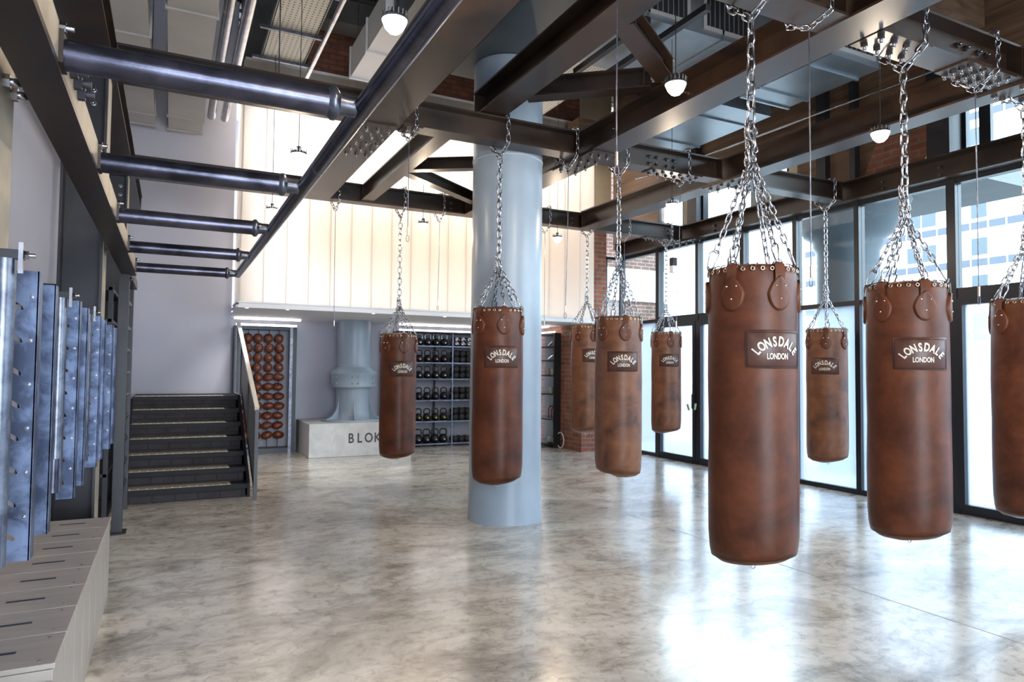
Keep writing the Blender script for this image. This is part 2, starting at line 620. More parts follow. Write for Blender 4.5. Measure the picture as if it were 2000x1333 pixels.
# small return window facing the camera beside the pier
mb = MB().box(7.45, 7.49, 10.88, 10.96, 0, ZB).box(7.45, 7.8, 10.88, 10.96, 0, 0.06).box(7.45, 7.8, 10.88, 10.96, 2.4, 2.46).box(7.45, 7.8, 10.88, 10.96, ZB - 0.05, ZB)
o = struct('window_%d' % i, mb, 'black_frame')
MB().box(7.49, 7.8, 10.91, 10.92, 0.06, ZB - 0.05).build('pane', 'clear_glass', o)
i += 1

# upper right wall above the long edge beam
UX0, UX1 = 8.05, 8.2
struct('wall_right', MB().box(UX0, UX1, 10.05, 11.5, 3.98, 4.95).box(UX0, UX1, 5.93, 6.9, 3.98, 4.95), 'old_timber')
struct('wall_right_upper', MB().box(UX0, UX1, -5.2, 11.5, 4.95, ZC), 'old_timber')
struct('wall_right_plain', MB().box(UX0, UX1, 9.12, 9.34, 3.98, 4.95).box(UX0, UX1, 6.9, 7.05, 3.98, 4.95), 'render_beige')
# brick jack arch piece
fixn(struct('wall_right_brick', MB().prism([(5.90, 3.98), (5.45, 4.95), (4.86, 4.95), (4.86, 4.36), (5.14, 3.98)], UX0, UX1, 'yz'), 'brick_red'))
fixn(struct('wall_right_timber', MB().prism([(5.90, 3.98), (5.90, 4.95), (5.45, 4.95)], UX0, UX1, 'yz'), 'old_timber'))
struct('wall_right_post', MB().box(UX0 - 0.25, UX1, 4.6, 4.86, 3.98, 6.0).box(UX0 - 0.12, UX1, 8.89, 9.12, 3.98, 6.0).box(UX0 - 0.1, UX1, 6.35, 6.5, 3.98, 6.0).box(UX0 - 0.1, UX1, 5.9, 5.98, 3.98, 6.0), 'black_steel')
for (a, b) in ((9.34, 10.05), (7.05, 8.89), (-5.0, 4.6)):
    mb = MB().box(UX0, UX0 + 0.06, a, b, 3.98, 4.02).box(UX0, UX0 + 0.06, a, b, 4.91, 4.95).box(UX0, UX0 + 0.06, a, a + 0.04, 3.98, 4.95).box(UX0, UX0 + 0.06, b - 0.04, b, 3.98, 4.95)
    if a < 0:
        mb.box(UX0, UX0 + 0.06, 4.3, 4.42, 3.98, 4.95)
    o = struct('window_%d' % i, mb, 'black_frame')
    MB().box(UX0 + 0.02, UX0 + 0.03, a + 0.04, b - 0.04, 4.02, 4.91).build('pane', 'clear_glass', o)
    i += 1
# timber lintels running under the ceiling on the right
for k, (yy, nm) in enumerate(((9.9, 'behind the ribbed boards'), (4.2, 'near the grilled duct'))):
    tag(MB().box(6.2, UX0 if yy > 5 else UX0 - 0.26, yy, yy + 0.35, 5.3, 5.9).build('timber_joist', 'old_timber'), 'old brown timber joist high on the right, ' + nm, 'timber joist')

# ------------------------------------------------------------------ steel beams
bolt_mb = MB().lathe([(0.016, -0.02), (0.016, 0.012), (0.0, 0.012)], seg=6, smooth=False)
bolt_mb.lathe([(0.026, 0.0), (0.026, 0.0001), (0.013, 0.0001)], seg=10)
BOLT = {}


def bolt(parent, loc, axis=(0, 0, -1), s=1.0, material='pipe_steel'):
    if material not in BOLT:
        mbx = MB()
        mbx.lathe([(0.017, 0.0), (0.017, 0.016), (0.0, 0.016)], seg=6, smooth=False)
        mbx.lathe([(0.009, 0.016), (0.009, 0.035), (0.0, 0.035)], seg=6)
        BOLT[material] = mbx.build('bolt', material)
        o = BOLT[material]
    else:
        o = BOLT[material].copy()
        COL.objects.link(o)
    o.parent = parent
    o.location = loc
    o.rotation_euler = Vector(axis).to_track_quat('Z', 'Y').to_euler()
    o.scale = (s, s, s)
    return o


def ibeam(name, label, axis, c, a, b, z0, w, h, material='painted_steel', cat='steel beam', tf=0.018, tw=0.012):
    t = thing(name, label, cat, (0, 0, 0))
    mb = MB()
    def bx(u0, u1, z_0, z_1, e=0.0):
        if axis == 'y':
            mb.box(c + u0, c + u1, a, b, z_0, z_1)
        else:
            mb.box(a, b, c + u0, c + u1, z_0, z_1)
    bx(-w / 2, w / 2, z0, z0 + tf)
    bx(-w / 2, w / 2, z0 + h - tf, z0 + h)
    bx(-tw / 2, tw / 2, z0 + tf, z0 + h - tf)
    mb.build('beam_section', material, t)
    # end plates
    for e in (a, b):
        m2 = MB()
        e0, e1 = (e, e + 0.015) if e == a else (e - 0.015, e)
        if axis == 'y':
            m2.box(c - w / 2 + 0.01, c + w / 2 - 0.01, e0, e1, z0 + tf, z0 + h - tf)
        else:
            m2.box(e0, e1, c - w / 2 + 0.01, c + w / 2 - 0.01, z0 + tf, z0 + h - tf)
        m2.build('end_plate', material, t)
    return t


ZB0, BH = 3.72, 0.26
Y0, Y1, Y2 = 2.87, 5.93, 8.98
B1 = ibeam('steel_beam', 'wide dark brown steel girder running from the upper edge beside the long scaffold pipe', 'y', 1.63, -3, 8.86, ZB0, 0.32, BH)
B3 = ibeam('steel_beam', 'long brown steel girder to the right of the pale column, the middle lamp in front of it', 'y', 3.82, -3, 8.86, ZB0, 0.30, BH)
B4 = ibeam('steel_beam', 'brown steel girder crossing the upper right behind the near pair of chains', 'y', 5.73, -3, 8.86, ZB0, 0.26, BH)
B5 = ibeam('steel_beam', 'steel edge beam running along the top of the glass wall', 'y', 7.80, -5, 10.84, ZB0, 0.34, BH)
B0 = ibeam('steel_beam', 'dark steel beam at upper left over the wall posts', 'y', -0.55, -3, 11.15, ZB0, 0.26, BH)
WCR = 0.20
segs1 = [(-0.42, 1.47, 'left of the wide girder behind the thickest horizontal pipe'), (1.79, 3.67, 'passing in front of the pale column head'), (3.97, 5.60, 'between the two long girders above the mottled bag'), (5.86, 7.63, 'reaching the glass wall above the rear bag by the glass')]
RB = {}
for k, (a, b, w_) in enumerate(segs1):
    RB['1%d' % k] = ibeam('steel_crossbeam', 'dark steel crossbeam ' + w_, 'x', Y1, a, b, ZB0 + 0.01, WCR, BH - 0.02)
segs2 = [(-0.42, 7.63, 'furthest back, in front of the translucent wall')]
for k, (a, b, w_) in enumerate(segs2):
    RB['2%d' % k] = ibeam('steel_crossbeam', 'long dark steel crossbeam ' + w_, 'x', Y2, a, b, ZB0 + 0.01, 0.18, BH - 0.02)
segs0 = [(3.97, 5.60, 'nearest to the viewer at the top, two front bags hung from it'), (5.86, 7.63, 'at the upper right corner of the picture')]
RB['00'] = ibeam('steel_crossbeam', 'dark steel crossbeam at the very top between the long girders, holding the near right bag', 'x', Y0, 3.97, 5.60, ZB0 + 0.01, 0.24, BH - 0.02)
RB['0x'] = ibeam('steel_crossbeam', 'dark steel crossbeam at the very top, holding the largest bag', 'x', Y0, 1.79, 3.67, ZB0 + 0.01, 0.24, BH - 0.02)
RB['01'] = ibeam('steel_crossbeam', 'dark steel crossbeam at the upper right corner of the picture', 'x', Y0, 5.86, 7.63, ZB0 + 0.01, 0.24, BH - 0.02)
# splice plates + bolts
def splice(parent, x0, x1, y0, y1, nx, ny, z=ZB0, top=False):
    MB().box(x0, x1, y0, y1, z - 0.012, z).build('splice_plate', 'painted_steel', parent)
    for a in range(nx):
        for b in range(ny):
            bolt(parent, (x0 + (a + 0.5) * (x1 - x0) / nx, y0 + (b + 0.5) * (y1 - y0) / ny, z - 0.012), (0, 0, -1), 1.25, 'bolt_steel')


splice(RB['00'], 3.99, 4.5, 2.75, 2.99, 4, 2, ZB0 + 0.01)
splice(RB['00'], 4.9, 5.5, 2.75, 2.99, 4, 4, ZB0 + 0.01)
splice(RB['01'], 5.9, 6.5, 2.75, 2.99, 4, 4, ZB0 + 0.01)
splice(RB['13'], 5.9, 6.3, 5.83, 6.03, 4, 2, ZB0 + 0.01)
splice(RB['12'], 4.6, 5.3, 5.83, 6.03, 6, 2, ZB0 + 0.01)
splice(RB['11'], 1.82, 2.0, 5.83, 6.03, 2, 2, ZB0 + 0.01)
splice(B1, 1.48, 1.78, 5.9, 6.9, 3, 5)
splice(B3, 3.68, 3.96, 5.6, 6.4, 3, 4)
splice(B4, 5.62, 5.84, 2.3, 3.1, 2, 4)
splice(B4, 5.62, 5.84, 5.5, 6.2, 2, 4)
splice(B5, 7.65, 7.95, 8.5, 9.3, 2, 5)
splice(RB['20'], 6.9, 7.6, 8.9, 9.06, 5, 2, ZB0 + 0.01)
# web bolts facing the camera on crossbeams near girders
for key, xs in (('12', (4.62, 4.72, 4.86, 4.96)), ('20', (3.5, 5.5, 6.4, 7.4)), ('00', (4.95, 5.05, 5.2, 5.3))):
    c = {'1': Y1, '2': Y2, '0': Y0}[key[0]]
    for xx in xs:
        for zz in (3.80, 3.88):
            bolt(RB[key], (xx, c - 0.008, zz), (0, -1, 0), 1.2, 'bolt_steel')
for B, xx, ysb in ((B3, 3.66 + 0.15, (6.5, 5.4, 4.4)), (B1, 1.62, (7.9, 5.0)), (B5, 7.79, (8.3, 5.4, 4.7))):
    for yy in ysb:
        for zz in (3.80, 3.88):
            bolt(B, (xx, yy, zz), (-1, 0, 0), 1.2, 'bolt_steel')
# secondary beams
B2 = ibeam('steel_beam', 'brown steel beam sitting on the crossbeam left of the pale column head, pointing at the viewer', 'y', 2.70, -3, 6.02, ZB0 + BH, 0.26, 0.24)
BM = ibeam('steel_beam', 'short pale-sided steel beam left of the column between two crossbeams', 'y', 2.28, Y1 + 0.1, Y2 - 0.09, ZB0 + 0.03, 0.16, 0.2)


def brace(label, p, q, w=0.16, h=0.16):
    t = thing('brace_beam', label, 'brace')
    p, q = Vector(p), Vector(q)
    d = (q - p).normalized()
    r = d.cross(Vector((0, 0, 1))).normalized()
    mb = MB()
    mb.bar(p + Vector((0, 0, -h / 2)), q + Vector((0, 0, -h / 2)), w, 0.015)
    mb.bar(p + Vector((0, 0, h / 2)), q + Vector((0, 0, h / 2)), w, 0.015)
    mb.bar(p, q, 0.012, h - 0.015)
    mb.build('brace_section', 'painted_steel', t)
    for e, sg in ((p, 1), (q, -1)):
        c = e + d * (0.06 * sg)
        MB().bar(c - r * (w / 2) , c + r * (w / 2), 0.02, h - 0.02).build('end_plate', 'painted_steel', t)
        for k in (-1, 1):
            bolt(t, tuple(c + d * 0.02 * sg + Vector((0, 0, 0.03 * k))), tuple(-r), 1.0, 'brushed_chrome')


brace('dark diagonal brace running almost level above the pale column, ending by the middle lamp', (2.86, 5.45, 4.10), (3.72, 4.75, 4.10))
brace('steep diagonal brace coming down to the middle lamp from the upper beam', (2.84, 3.95, 4.10), (3.72, 4.55, 4.10))
brace('level diagonal brace just left of the pale column', (2.36, 7.45, 3.86), (3.66, 6.6, 3.86), 0.12, 0.12)
brace('falling diagonal brace just left of the pale column', (2.36, 7.55, 3.86), (3.66, 8.5, 3.86), 0.12, 0.12)
tag(fixn(MB().bar((2.88, 3.30, 4.08), (3.62, 2.85, 4.08), 0.14, 0.14).build('brace_beam', 'painted_steel')), 'pale-lit brace beam at the top edge right of the beam crossing', 'brace')

# ------------------------------------------------------------------ wall posts at left (H sections)
def post(label, y, x0=-0.74, x1=-0.46, ztop=ZB0, dy=0.26):
    t = thing('steel_post', label, 'steel post', (0, 0, 0))
    mb = MB()
    mb.box(x0, x1, y - 0.006, y + 0.006, 0, ztop)
    mb.box(x0, x0 + 0.018, y - dy / 2, y + dy / 2, 0, ztop)
    mb.box(x1 - 0.018, x1, y - dy / 2, y + dy / 2, 0, ztop)
    mb.build('post_section', 'black_steel', t)
    MB().box(x1, x1 + 0.004, y - dy / 2, y + dy / 2, 0.02, ztop).build('flange_face', 'bare_flange_lamplit', t)['label'] = 'bare steel flange facing the room, lamplight painted into its pale colour'  # thin sheet with the lamp-lit tone painted on the room side of the flange
    MB().box(x0 - 0.03, x1 + 0.03, y - dy / 2 - 0.03, y + dy / 2 + 0.03, 0, 0.02).build('base_plate', 'black_steel', t)
    for zz in (2.45, 2.66):
        bolt(t, (x1, y - 0.05, zz), (1, 0, 0), 1.4, 'brushed_chrome')
        bolt(t, (x1, y + 0.07, zz), (1, 0, 0), 1.4, 'brushed_chrome')
    for zz in (3.5, 3.6):
        for xx in (-0.66, -0.56):
            bolt(t, (xx, y - 0.012, zz), (0, -1, 0), 1.3, 'brushed_chrome')
    return t


post('blue-grey steel wall post at the extreme left edge', 2.69, -0.80, -0.50, dy=0.22)
post('dark steel wall post behind the overhead rail, middle of three', 5.93)
post('furthest dark steel wall post, near the ladder', 8.98, -0.72, -0.48)

# ------------------------------------------------------------------ pull-up rig
rig = thing('pull_up_rig', 'long black pull-up rig with five round crossbars, overhead rail and end ladder', 'pull-up rig', (0, 0, 0))
ZR, XS = 2.445, -0.305
MB().box(-0.425, XS - 0.006, -0.8, 7.36, 2.392, 2.40).box(-0.425, -0.417, -0.8, 7.36, 2.40, 2.52).build('overhead_rail', 'painted_steel', rig)
MB().box(XS - 0.006, XS, -0.8, 7.36, 2.392, 2.412).build('rail_lip', 'painted_steel', rig)
MB().box(XS - 0.006, XS, -0.8, 7.36, 2.412, 2.52).build('rail_side_plate', 'bare_flange_lamplit', rig)['label'] = 'bare steel side of the rail, lamplight painted into its pale colour'
MB().box(-0.42, -0.34, 7.36, 8.52, 2.37, 2.46).build('end_rail', 'painted_steel', rig)
XP = 0.574
mb = MB()
mb.tube([(XP, -0.8, ZR), (XP, 7.16, ZR)], 0.034, 16)
mb.build('front_rail_pipe', 'mill_steel', rig)
for y in (1.12, 2.32, 3.49, 4.68, 5.89, 7.1):
    b = MB().tube([(XS + 0.012, y, ZR), (0.465, y, ZR)], 0.045, 24).build('crossbar', 'mill_steel', rig)
    mb = MB().tube([(0.452, y, ZR), (0.465, y, ZR), (0.48, y, ZR), (0.492, y, ZR)], [0.045, 0.056, 0.056, 0.039], 20)
    mb.tube([(0.485, y, ZR), (0.515, y, ZR), (0.55, y, ZR)], [0.039, 0.034, 0.035], 20)
    mb.build('collar', 'pipe_steel', b)
    MB().box(XS, XS + 0.012, y - 0.05, y + 0.05, 2.405, 2.50).build('flange_plate', 'painted_steel', b)
    bolt(rig, (XS, y - 0.035, 2.51), (1, 0, 0), 1.0, 'brushed_chrome')
for y in (2.52, 2.62, 2.72):
    bolt(rig, (XS, y, 2.475), (1, 0, 0), 1.4, 'dark_slot')
MB().box(-0.44, -0.355, 7.26, 7.35, 0.012, 2.392).build('upright', 'black_steel', rig)
MB().box(-0.46, -0.32, 7.20, 7.41, 0, 0.012).build('foot_plate', 'black_steel', rig)
MB().box(-0.43, -0.37, 8.45, 8.52, 0.0, 2.37).build('upright', 'black_steel', rig)
for z in (2.19, 1.93, 1.70, 1.47, 1.24, 1.01, 0.78, 0.55, 0.32):
    MB().tube([(-0.40, 7.35, z), (-0.40, 8.45, z)], 0.022, 10).build('ladder_rung', 'mill_steel', rig)
bolt(rig, (-0.36, 7.3, 2.35), (1, 0, 0), 1.2, 'bolt_steel')
# dark storage niche frame behind the rig foot
nf = thing('storage_shelving', 'dark empty steel shelf unit behind the rig upright', 'shelving')
for z in (0.05, 0.5, 0.95, 1.95, 2.25):
    MB().box(-1.15, -0.50, 7.4, 8.7, z, z + 0.03).build('shelf', 'black_steel', nf)
MB().box(-1.18, -1.15, 7.4, 8.7, 0, 2.3).build('back_panel', 'black_steel', nf)
for y in (7.4, 8.66):
    MB().box(-0.53, -0.49, y, y + 0.04, 0, 2.3).build('frame_leg', 'black_steel', nf)

# folding squat racks: pivot pipe + slotted plate + plain plate
def squat_rack(y0, label, far_only=False):
    t = thing('folding_squat_rack', label, 'squat rack', (0, 0, 0), 0, 'folding squat racks along the left wall')
    z0, z1 = 0.90, 1.87
    if not far_only:
        yp = y0 - 0.30 if y0 < 3 else y0 - 0.14
        xp = -0.458 if y0 < 3 else -0.48
        MB().tube([(xp, yp, z0 + 0.04), (xp, yp, z1)], 0.032, 20).build('pivot_pipe', 'pipe_steel', t)
        m2 = MB().tube([(xp - 0.005, yp, z0 + 0.04), (xp - 0.005, yp, z0 + 0.20)], 0.036, 16)
        m2.build('hinge_sleeve', 'mill_steel', t)
        m2 = MB().box(xp - 0.2, xp + 0.05, yp - 0.02, yp + 0.02, z1, z1 + 0.028)
        m2.build('hook_arm', 'black_steel', t)
        MB().box(xp + 0.038, xp + 0.05, yp - 0.025, yp - 0.01, z1 - 0.045, z1 + 0.05).build('stop_pin', 'brushed_chrome', t)
        bolt(t, (xp + 0.05, yp, z1 + 0.014), (1, 0, 0), 0.8, 'brushed_chrome')
    # slotted plate: comb outline so the slots are real notches
    x0, x1 = -0.487, -0.412
    pts = [(x1, z0 - 0.02), (x1, z1)]
    pts += [(x0, z1)]
    z = z1 - 0.10
    while z > z0 + 0.06:
        pts += [(x0, z), (x0 + 0.030, z - 0.022), (x0 + 0.034, z - 0.034), (x0 + 0.024, z - 0.036), (x0, z - 0.020)]
        z -= 0.112
    pts += [(x0, z0 - 0.02)]
    fixn(MB().prism(pts[::-1], y0, y0 + 0.008, 'xz').build('slotted_plate', 'galvanised', t))
    MB().box(x1 - 0.004, x1 + 0.002, y0, y0 + 0.07, z0 - 0.02, z1).build('edge_flange', 'galvanised', t)
    z = z1 - 0.09
    while z > z0:
        bolt(t, (x1 - 0.018, y0, z), (0, -1, 0), 0.42, 'brushed_chrome')
        z -= 0.15
    y2 = y0 + 0.41
    MB().box(-0.472, -0.415, y2, y2 + 0.008, z0 - 0.02, z1 - 0.005).build('plain_plate', 'galvanised', t)
    MB().box(-0.419, -0.413, y2, y2 + 0.06, z0 - 0.02, z1 - 0.005).build('edge_flange', 'galvanised', t)
    MB().box(-0.60, -0.47, y0 + 0.2, y0 + 0.24, z1 - 0.1, z1 - 0.06).build('wall_arm', 'black_steel', t)
    return t


squat_rack(2.84, 'galvanised folding squat rack nearest the viewer, thick pipe at the left edge')
squat_rack(4.05, 'galvanised folding squat rack, second from the viewer')
squat_rack(5.23, 'galvanised folding squat rack, third from the viewer')
squat_rack(6.30, 'galvanised folding squat rack furthest away, next to the rig upright', True)

# ------------------------------------------------------------------ plyo boxes
names = ['furthest', 'second furthest', 'third furthest', 'fourth furthest', 'fourth nearest', 'third nearest', 'second nearest', 'nearest']
seams = [5.36 - 0.317 * q for q in range(8)]
for k, yb in enumerate(seams):
    ya = yb - 0.317
    t = thing('plyo_box', 'knee-high pale timber box with a hand slot in its lid, ' + names[k] + ' in the row', 'box', (-0.655, (ya + yb) / 2, 0), 0, 'timber boxes in a row along the left wall')
    hy = (yb - ya) / 2 - 0.0035
    MB().box(-0.32, 0.325, -hy, hy, 0, 0.505).build('box_body', 'plywood', t, bevel=0.003)
    if True:
        mb = MB().box(-0.325, 0.331, -hy, hy, 0.5065, 0.526)
        mb.build('lid', 'plywood', t, bevel=0.004)
        MB().box(0.055, 0.195, -0.010, 0.010, 0.5262, 0.5275).build('hand_slot', 'dark_slot', t)
        for dy in (-hy + 0.04, hy - 0.04):
            MB().lathe([(0.006, 0.5262), (0.006, 0.5272), (0, 0.5272)], (0.28, dy, 0), 8).build('screw', 'brushed_chrome', t)

tag(MB().box(-0.45, -0.327, 2.50, 2.82, 0, 0.47).build('storage_box', 'plywood', bevel=0.004), 'plain narrow pale box at the bottom left corner, lower than the slotted boxes', 'box')

# ------------------------------------------------------------------ stairs
st = thing('staircase', 'dark steel staircase of seven perforated steps with raised landing', 'stairs', (0, 0, 0))
SX0, SX1 = -0.42, 0.84
for k in range(7):
    y = 8.70 + 0.26 * k
    z = 0.155 + 0.163 * k
    MB().box(SX0, SX1, y + 0.015, y + 0.035, z - 0.155 if k == 0 else z - 0.163, z - 0.05).build('riser', 'stair_riser_grid', st)
    ydeep = 0.285 if k < 6 else 11.19 - y
    a = MB().box(SX0, SX1 + 0.02, y, y + ydeep, z - 0.055, z).build('tread', 'stair_steel', st)
    mb = MB().box(SX0 + 0.01, SX1 - 0.16, y + 0.002, y + 0.25, z, z + 0.003)
    mb.build('nosing', 'steel_nosing', a)
    mb = MB()
    for q in range(13):
        mb.box(SX0 + 0.05 + q * 0.085, SX0 + 0.062 + q * 0.085, y + 0.01, y + 0.06, z + 0.003, z + 0.008)
    mb.build('grip_studs', 'handrail_pale', a)
mb = MB()
mb.prism([(8.68, 0), (8.68, 0.16), (10.24, 1.14), (11.19, 1.14), (11.19, 0)], SX1 + 0.02, SX1 + 0.05, 'yz')
fixn(mb.build('stringer', 'stair_steel', st))
fixn(MB().prism([(8.72, 0), (8.72, 0.14), (10.26, 1.1), (11.19, 1.1), (11.19, 0)], SX0 - 0.03, SX0, 'yz').build('stringer', 'stair_steel', st))
# balustrade
bl = thing('balustrade', 'flat-bar stair balustrade with pale sloping handrail', 'balustrade')
MB().box(0.90, 0.94, 8.42, 8.46, 0, 1.04).build('newel_post', 'black_steel', bl)
MB().bar((0.92, 8.44, 1.05), (0.92, 11.15, 2.2), 0.05, 0.05).build('handrail', 'handrail_pale', bl)
MB().bar((0.92, 8.44, 1.01), (0.92, 11.15, 2.16), 0.03, 0.03).build('under_rail', 'black_steel', bl)
fixn(MB().prism([(8.47, 0.12), (8.47, 1.02), (9.30, 1.38), (9.30, 0.62)], 0.914, 0.924, 'yz').build('infill_panel', 'grey_panel', bl))
fixn(MB().prism([(9.37, 0.68), (9.37, 1.40), (10.4, 1.84), (10.4, 1.25)], 0.914, 0.924, 'yz').build('infill_panel', 'grey_panel', bl))
for y in (9.30, 10.4, 11.1):
    zt = 1.05 + (y - 8.44) * (1.15 / 2.71)
    zb_ = max(0, min(1.14, 0.16 + (y - 8.68) * 0.63))
    MB().box(0.90, 0.94, y, y + 0.04, zb_, zt - 0.03).build('baluster', 'black_steel', bl)
MB().bar((0.92, 8.44, 0.10), (0.92, 10.3, 1.22), 0.03, 0.04).build('bottom_rail', 'black_steel', bl)

# ------------------------------------------------------------------ ball rack
rk = thing('ball_rack', 'black framed rack strung with four columns of brown leather balls', 'rack', (0, 0, 0))
RY = 12.8
MB().box(1.0, 1.05, RY, RY + 0.36, 0, 2.26).box(1.98, 2.05, RY, RY + 0.36, 0, 2.26).box(1.05, 1.98, RY, RY + 0.36, 2.2, 2.26).box(1.05, 1.98, RY, RY + 0.36, 0, 0.09).build('rack_frame', 'black_frame', rk)
MB().box(1.03, 1.05, RY - 0.004, RY, 0.0, 2.26).box(1.93, 1.98, RY - 0.004, RY, 0.0, 2.26).build('edge_strip', 'pipe_steel', rk)
MB().box(1.05, 1.98, RY + 0.33, RY + 0.36, 0.09, 2.2).build('back_panel', 'plaster_wall', rk)
MB().box(1.02, 2.04, RY - 0.01, RY + 0.02, 2.262, 2.295).build('light_strip', 'strip_glow', rk)['label'] = 'glowing white strip'
cx = [1.235, 1.405, 1.585, 1.765]
for x in cx:
    MB().tube([(x, RY + 0.12, 0.1), (x, RY + 0.12, 2.2)], 0.006, 6).build('cord', 'black_iron', rk)
colname = ['leftmost', 'second', 'third', 'rightmost']
ordn = ['top', 'second', 'third', 'fourth', 'fifth', 'sixth', 'seventh', 'eighth', 'ninth', 'tenth', 'lowest']


def ball_proto(flat):
    mb = MB()
    prof = []
    for q in range(13):
        a = -pi / 2 + pi * q / 12
        if flat:
            prof.append((0.100 * cos(a) ** 0.8 if cos(a) > 1e-6 else 0, 0.066 * sin(a)))
        else:
            prof.append((0.078 * cos(a) ** 0.7 if cos(a) > 1e-6 else 0, 0.083 * sin(a)))
    mb.lathe(prof, seg=20, cap=False)
    o = mb.build('leather_ball', 'ball_leather')
    s_ = MB()
    for q in range(3):
        pts = [((prof[i][0] + 0.001) * cos(q * pi / 3 + sg) * 1, (prof[i][0] + 0.001) * sin(q * pi / 3 + sg), prof[i][1]) for sg, rng in ((0, range(1, 12)), (pi, range(11, 0, -1))) for i in rng]
        s_.tube(pts, 0.0025, 5, closed=True)
    s_.build('seam', 'patch_leather', o)
    return o


protos = {False: ball_proto(False), True: ball_proto(True)}
used = {False: False, True: False}
for c in range(4):
    for r in range(11):
        flat = (c >= 2 and r >= 4)
        o = protos[flat] if not used[flat] else copy_tree(protos[flat])
        used[flat] = True
        x = cx[c] + random.uniform(-0.015, 0.015)
        o.location = (x, RY + 0.12, 2.045 - r * 0.173)
        o.rotation_euler = (random.uniform(-.2, .2), random.uniform(-.3, .3), random.uniform(0, 3))
        tag(o, '%s brown leather ball on the %s cord of the rack%s' % (ordn[r], colname[c], ', squashed sideways' if flat else ''), 'ball', 'brown leather balls threaded on cords')

# light cove strip above rack and shelves, on the mezzanine soffit
for (a, b, w_) in ((0.98, 2.1, 'above the ball rack'), (3.95, 6.60, 'above the weight shelves')):
    tag(MB().box(a, b, 12.72, 12.76, 2.365, 2.398).build('ceiling_light_strip', 'strip_glow'), 'thin white light strip under the mezzanine ' + w_, 'strip light')
tag(MB().box(6.66, 6.70, 11.75, 12.7, 2.365, 2.398).build('ceiling_light_strip', 'strip_glow'), 'short light strip above the side shelf by the brick pier', 'strip light')

# ------------------------------------------------------------------ plinth with old column base
pl = tag(MB().box(2.13, 3.93, 11.86, 13.18, 0, 0.575).build('concrete_plinth', 'concrete_block', bevel=0.01), 'wide pale concrete plinth lettered BLOK under a blue-grey column foot', 'plinth')
mb = MB()
for ch, x0 in (('B', 2.845), ('L', 2.995), ('O', 3.15), ('K', 3.315)):
    vs, fs = text_mesh(ch, 0.235, 0.005)
    mx_ = (max(v.x for v in vs) + min(v.x for v in vs)) / 2
    mb.add([(x0 + (v.x - mx_) * 0.8, 11.858, 0.235 + v.y) for v in vs], fs)
lo = mb.build('lettering', 'letter_dark', pl)

cb = thing('column_base', 'blue-grey cast iron column foot with riveted collar standing on the plinth', 'column', (3.03, 12.52, 0.577))
mb = MB().lathe([(0.36, 0.83), (0.31, 0.86), (0.30, 1.05), (0.30, 1.82)], seg=40)
mb.build('shaft', 'column_paint', cb)
mb = MB().lathe([(0.32, 0.60), (0.40, 0.60), (0.41, 0.62), (0.405, 0.64), (0.40, 0.66), (0.40, 0.82), (0.41, 0.84), (0.41, 0.87), (0.30, 0.97)], seg=40)
mb.build('collar', 'column_paint', cb)
mb = MB().lathe([(0.57, 0.0), (0.57, 0.025), (0.33, 0.03), (0.31, 0.2), (0.31, 0.60)], seg=40)
mb.build('foot', 'column_paint', cb)
for k in range(6):
    a = k * pi / 3 + 0.35
    pts = [(0.30, 0.03), (0.56, 0.03)]
    for q in range(9):
        u = q / 8
        ang = u * pi / 2
        pts.append((0.56 - 0.245 * sin(ang), 0.045 + 0.40 * (1 - cos(ang))))
    pts.append((0.30, 0.445))
    o = fixn(MB().prism(pts, -0.012, 0.012, 'xz').build('gusset', 'column_paint', cb))
    o.rotation_euler = (0, 0, a)
    for dz in (0.68, 0.79):
        for da in (-0.12, 0.12):
            o = MB().lathe([(0.018, 0), (0.014, 0.012), (0, 0.016)], seg=10).build('rivet', 'column_paint', cb)
            a2 = a + da
            o.location = (0.402 * cos(a2), 0.402 * sin(a2), dz)
            o.rotation_euler = Vector((cos(a2), sin(a2), 0)).to_track_quat('Z', 'Y').to_euler()

# ------------------------------------------------------------------ main column
mc = thing('iron_column', 'tall pale blue round column in the middle of the floor', 'column', (3.145, 6.42, 0))
MB().lathe([(0.385, 0.0), (0.382, 0.03), (0.375, 0.5), (0.37, 2), (0.365, 4.735)], seg=64).build('shaft', 'column_paint', mc)
mb = MB().lathe([(0.366, 3.70), (0.372, 3.705), (0.372, 3.73), (0.366, 3.735)], seg=64, cap=False)
mb.build('cap_ring', 'column_paint', mc)
MB().box(-0.5, 0.40, -6.6, 0.42, 4.74, 5.2).build('bulkhead_duct', 'duct_paint', None, (3.145, 6.42, 0))
bd = bpy.data.objects['bulkhead_duct']
tag(bd, 'large slate grey duct running overhead from the column towards the viewer', 'duct')
for x in (0.40,):
    pass

# ------------------------------------------------------------------ shelving with weights
sh = thing('weight_shelving', 'six-level dark metal shelving holding kettlebells and dumbbells', 'shelving', (0, 0, 0))
levels = [0.06, 0.50, 0.915, 1.335, 1.655, 1.985]
SHX0, SHX1 = 3.95, 6.4
for z in levels:
    MB().box(SHX0, SHX1, 12.75, 13.15, z - 0.02, z).build('shelf', 'black_iron', sh)
    MB().box(SHX0, SHX1, 12.745, 12.75, z - 0.026, z + 0.001).build('shelf_edge', 'pipe_steel', sh)
MB().box(SHX0, SHX1, 12.75, 13.15, 2.235, 2.262).build('top_panel', 'black_iron', sh)
MB().box(SHX0, SHX1, 12.735, 12.76, 2.262, 2.292).build('light_strip', 'strip_glow', sh)['label'] = 'glowing white strip'
for x in (SHX0, 5.06, 6.22):
    MB().box(x - 0.014, x + 0.014, 12.742, 12.77, 0, 2.235).build('post', 'pipe_steel', sh)
    MB().box(x - 0.25, x - 0.22, 13.13, 13.16, 0, 2.235).build('rear_post', 'black_iron', sh)

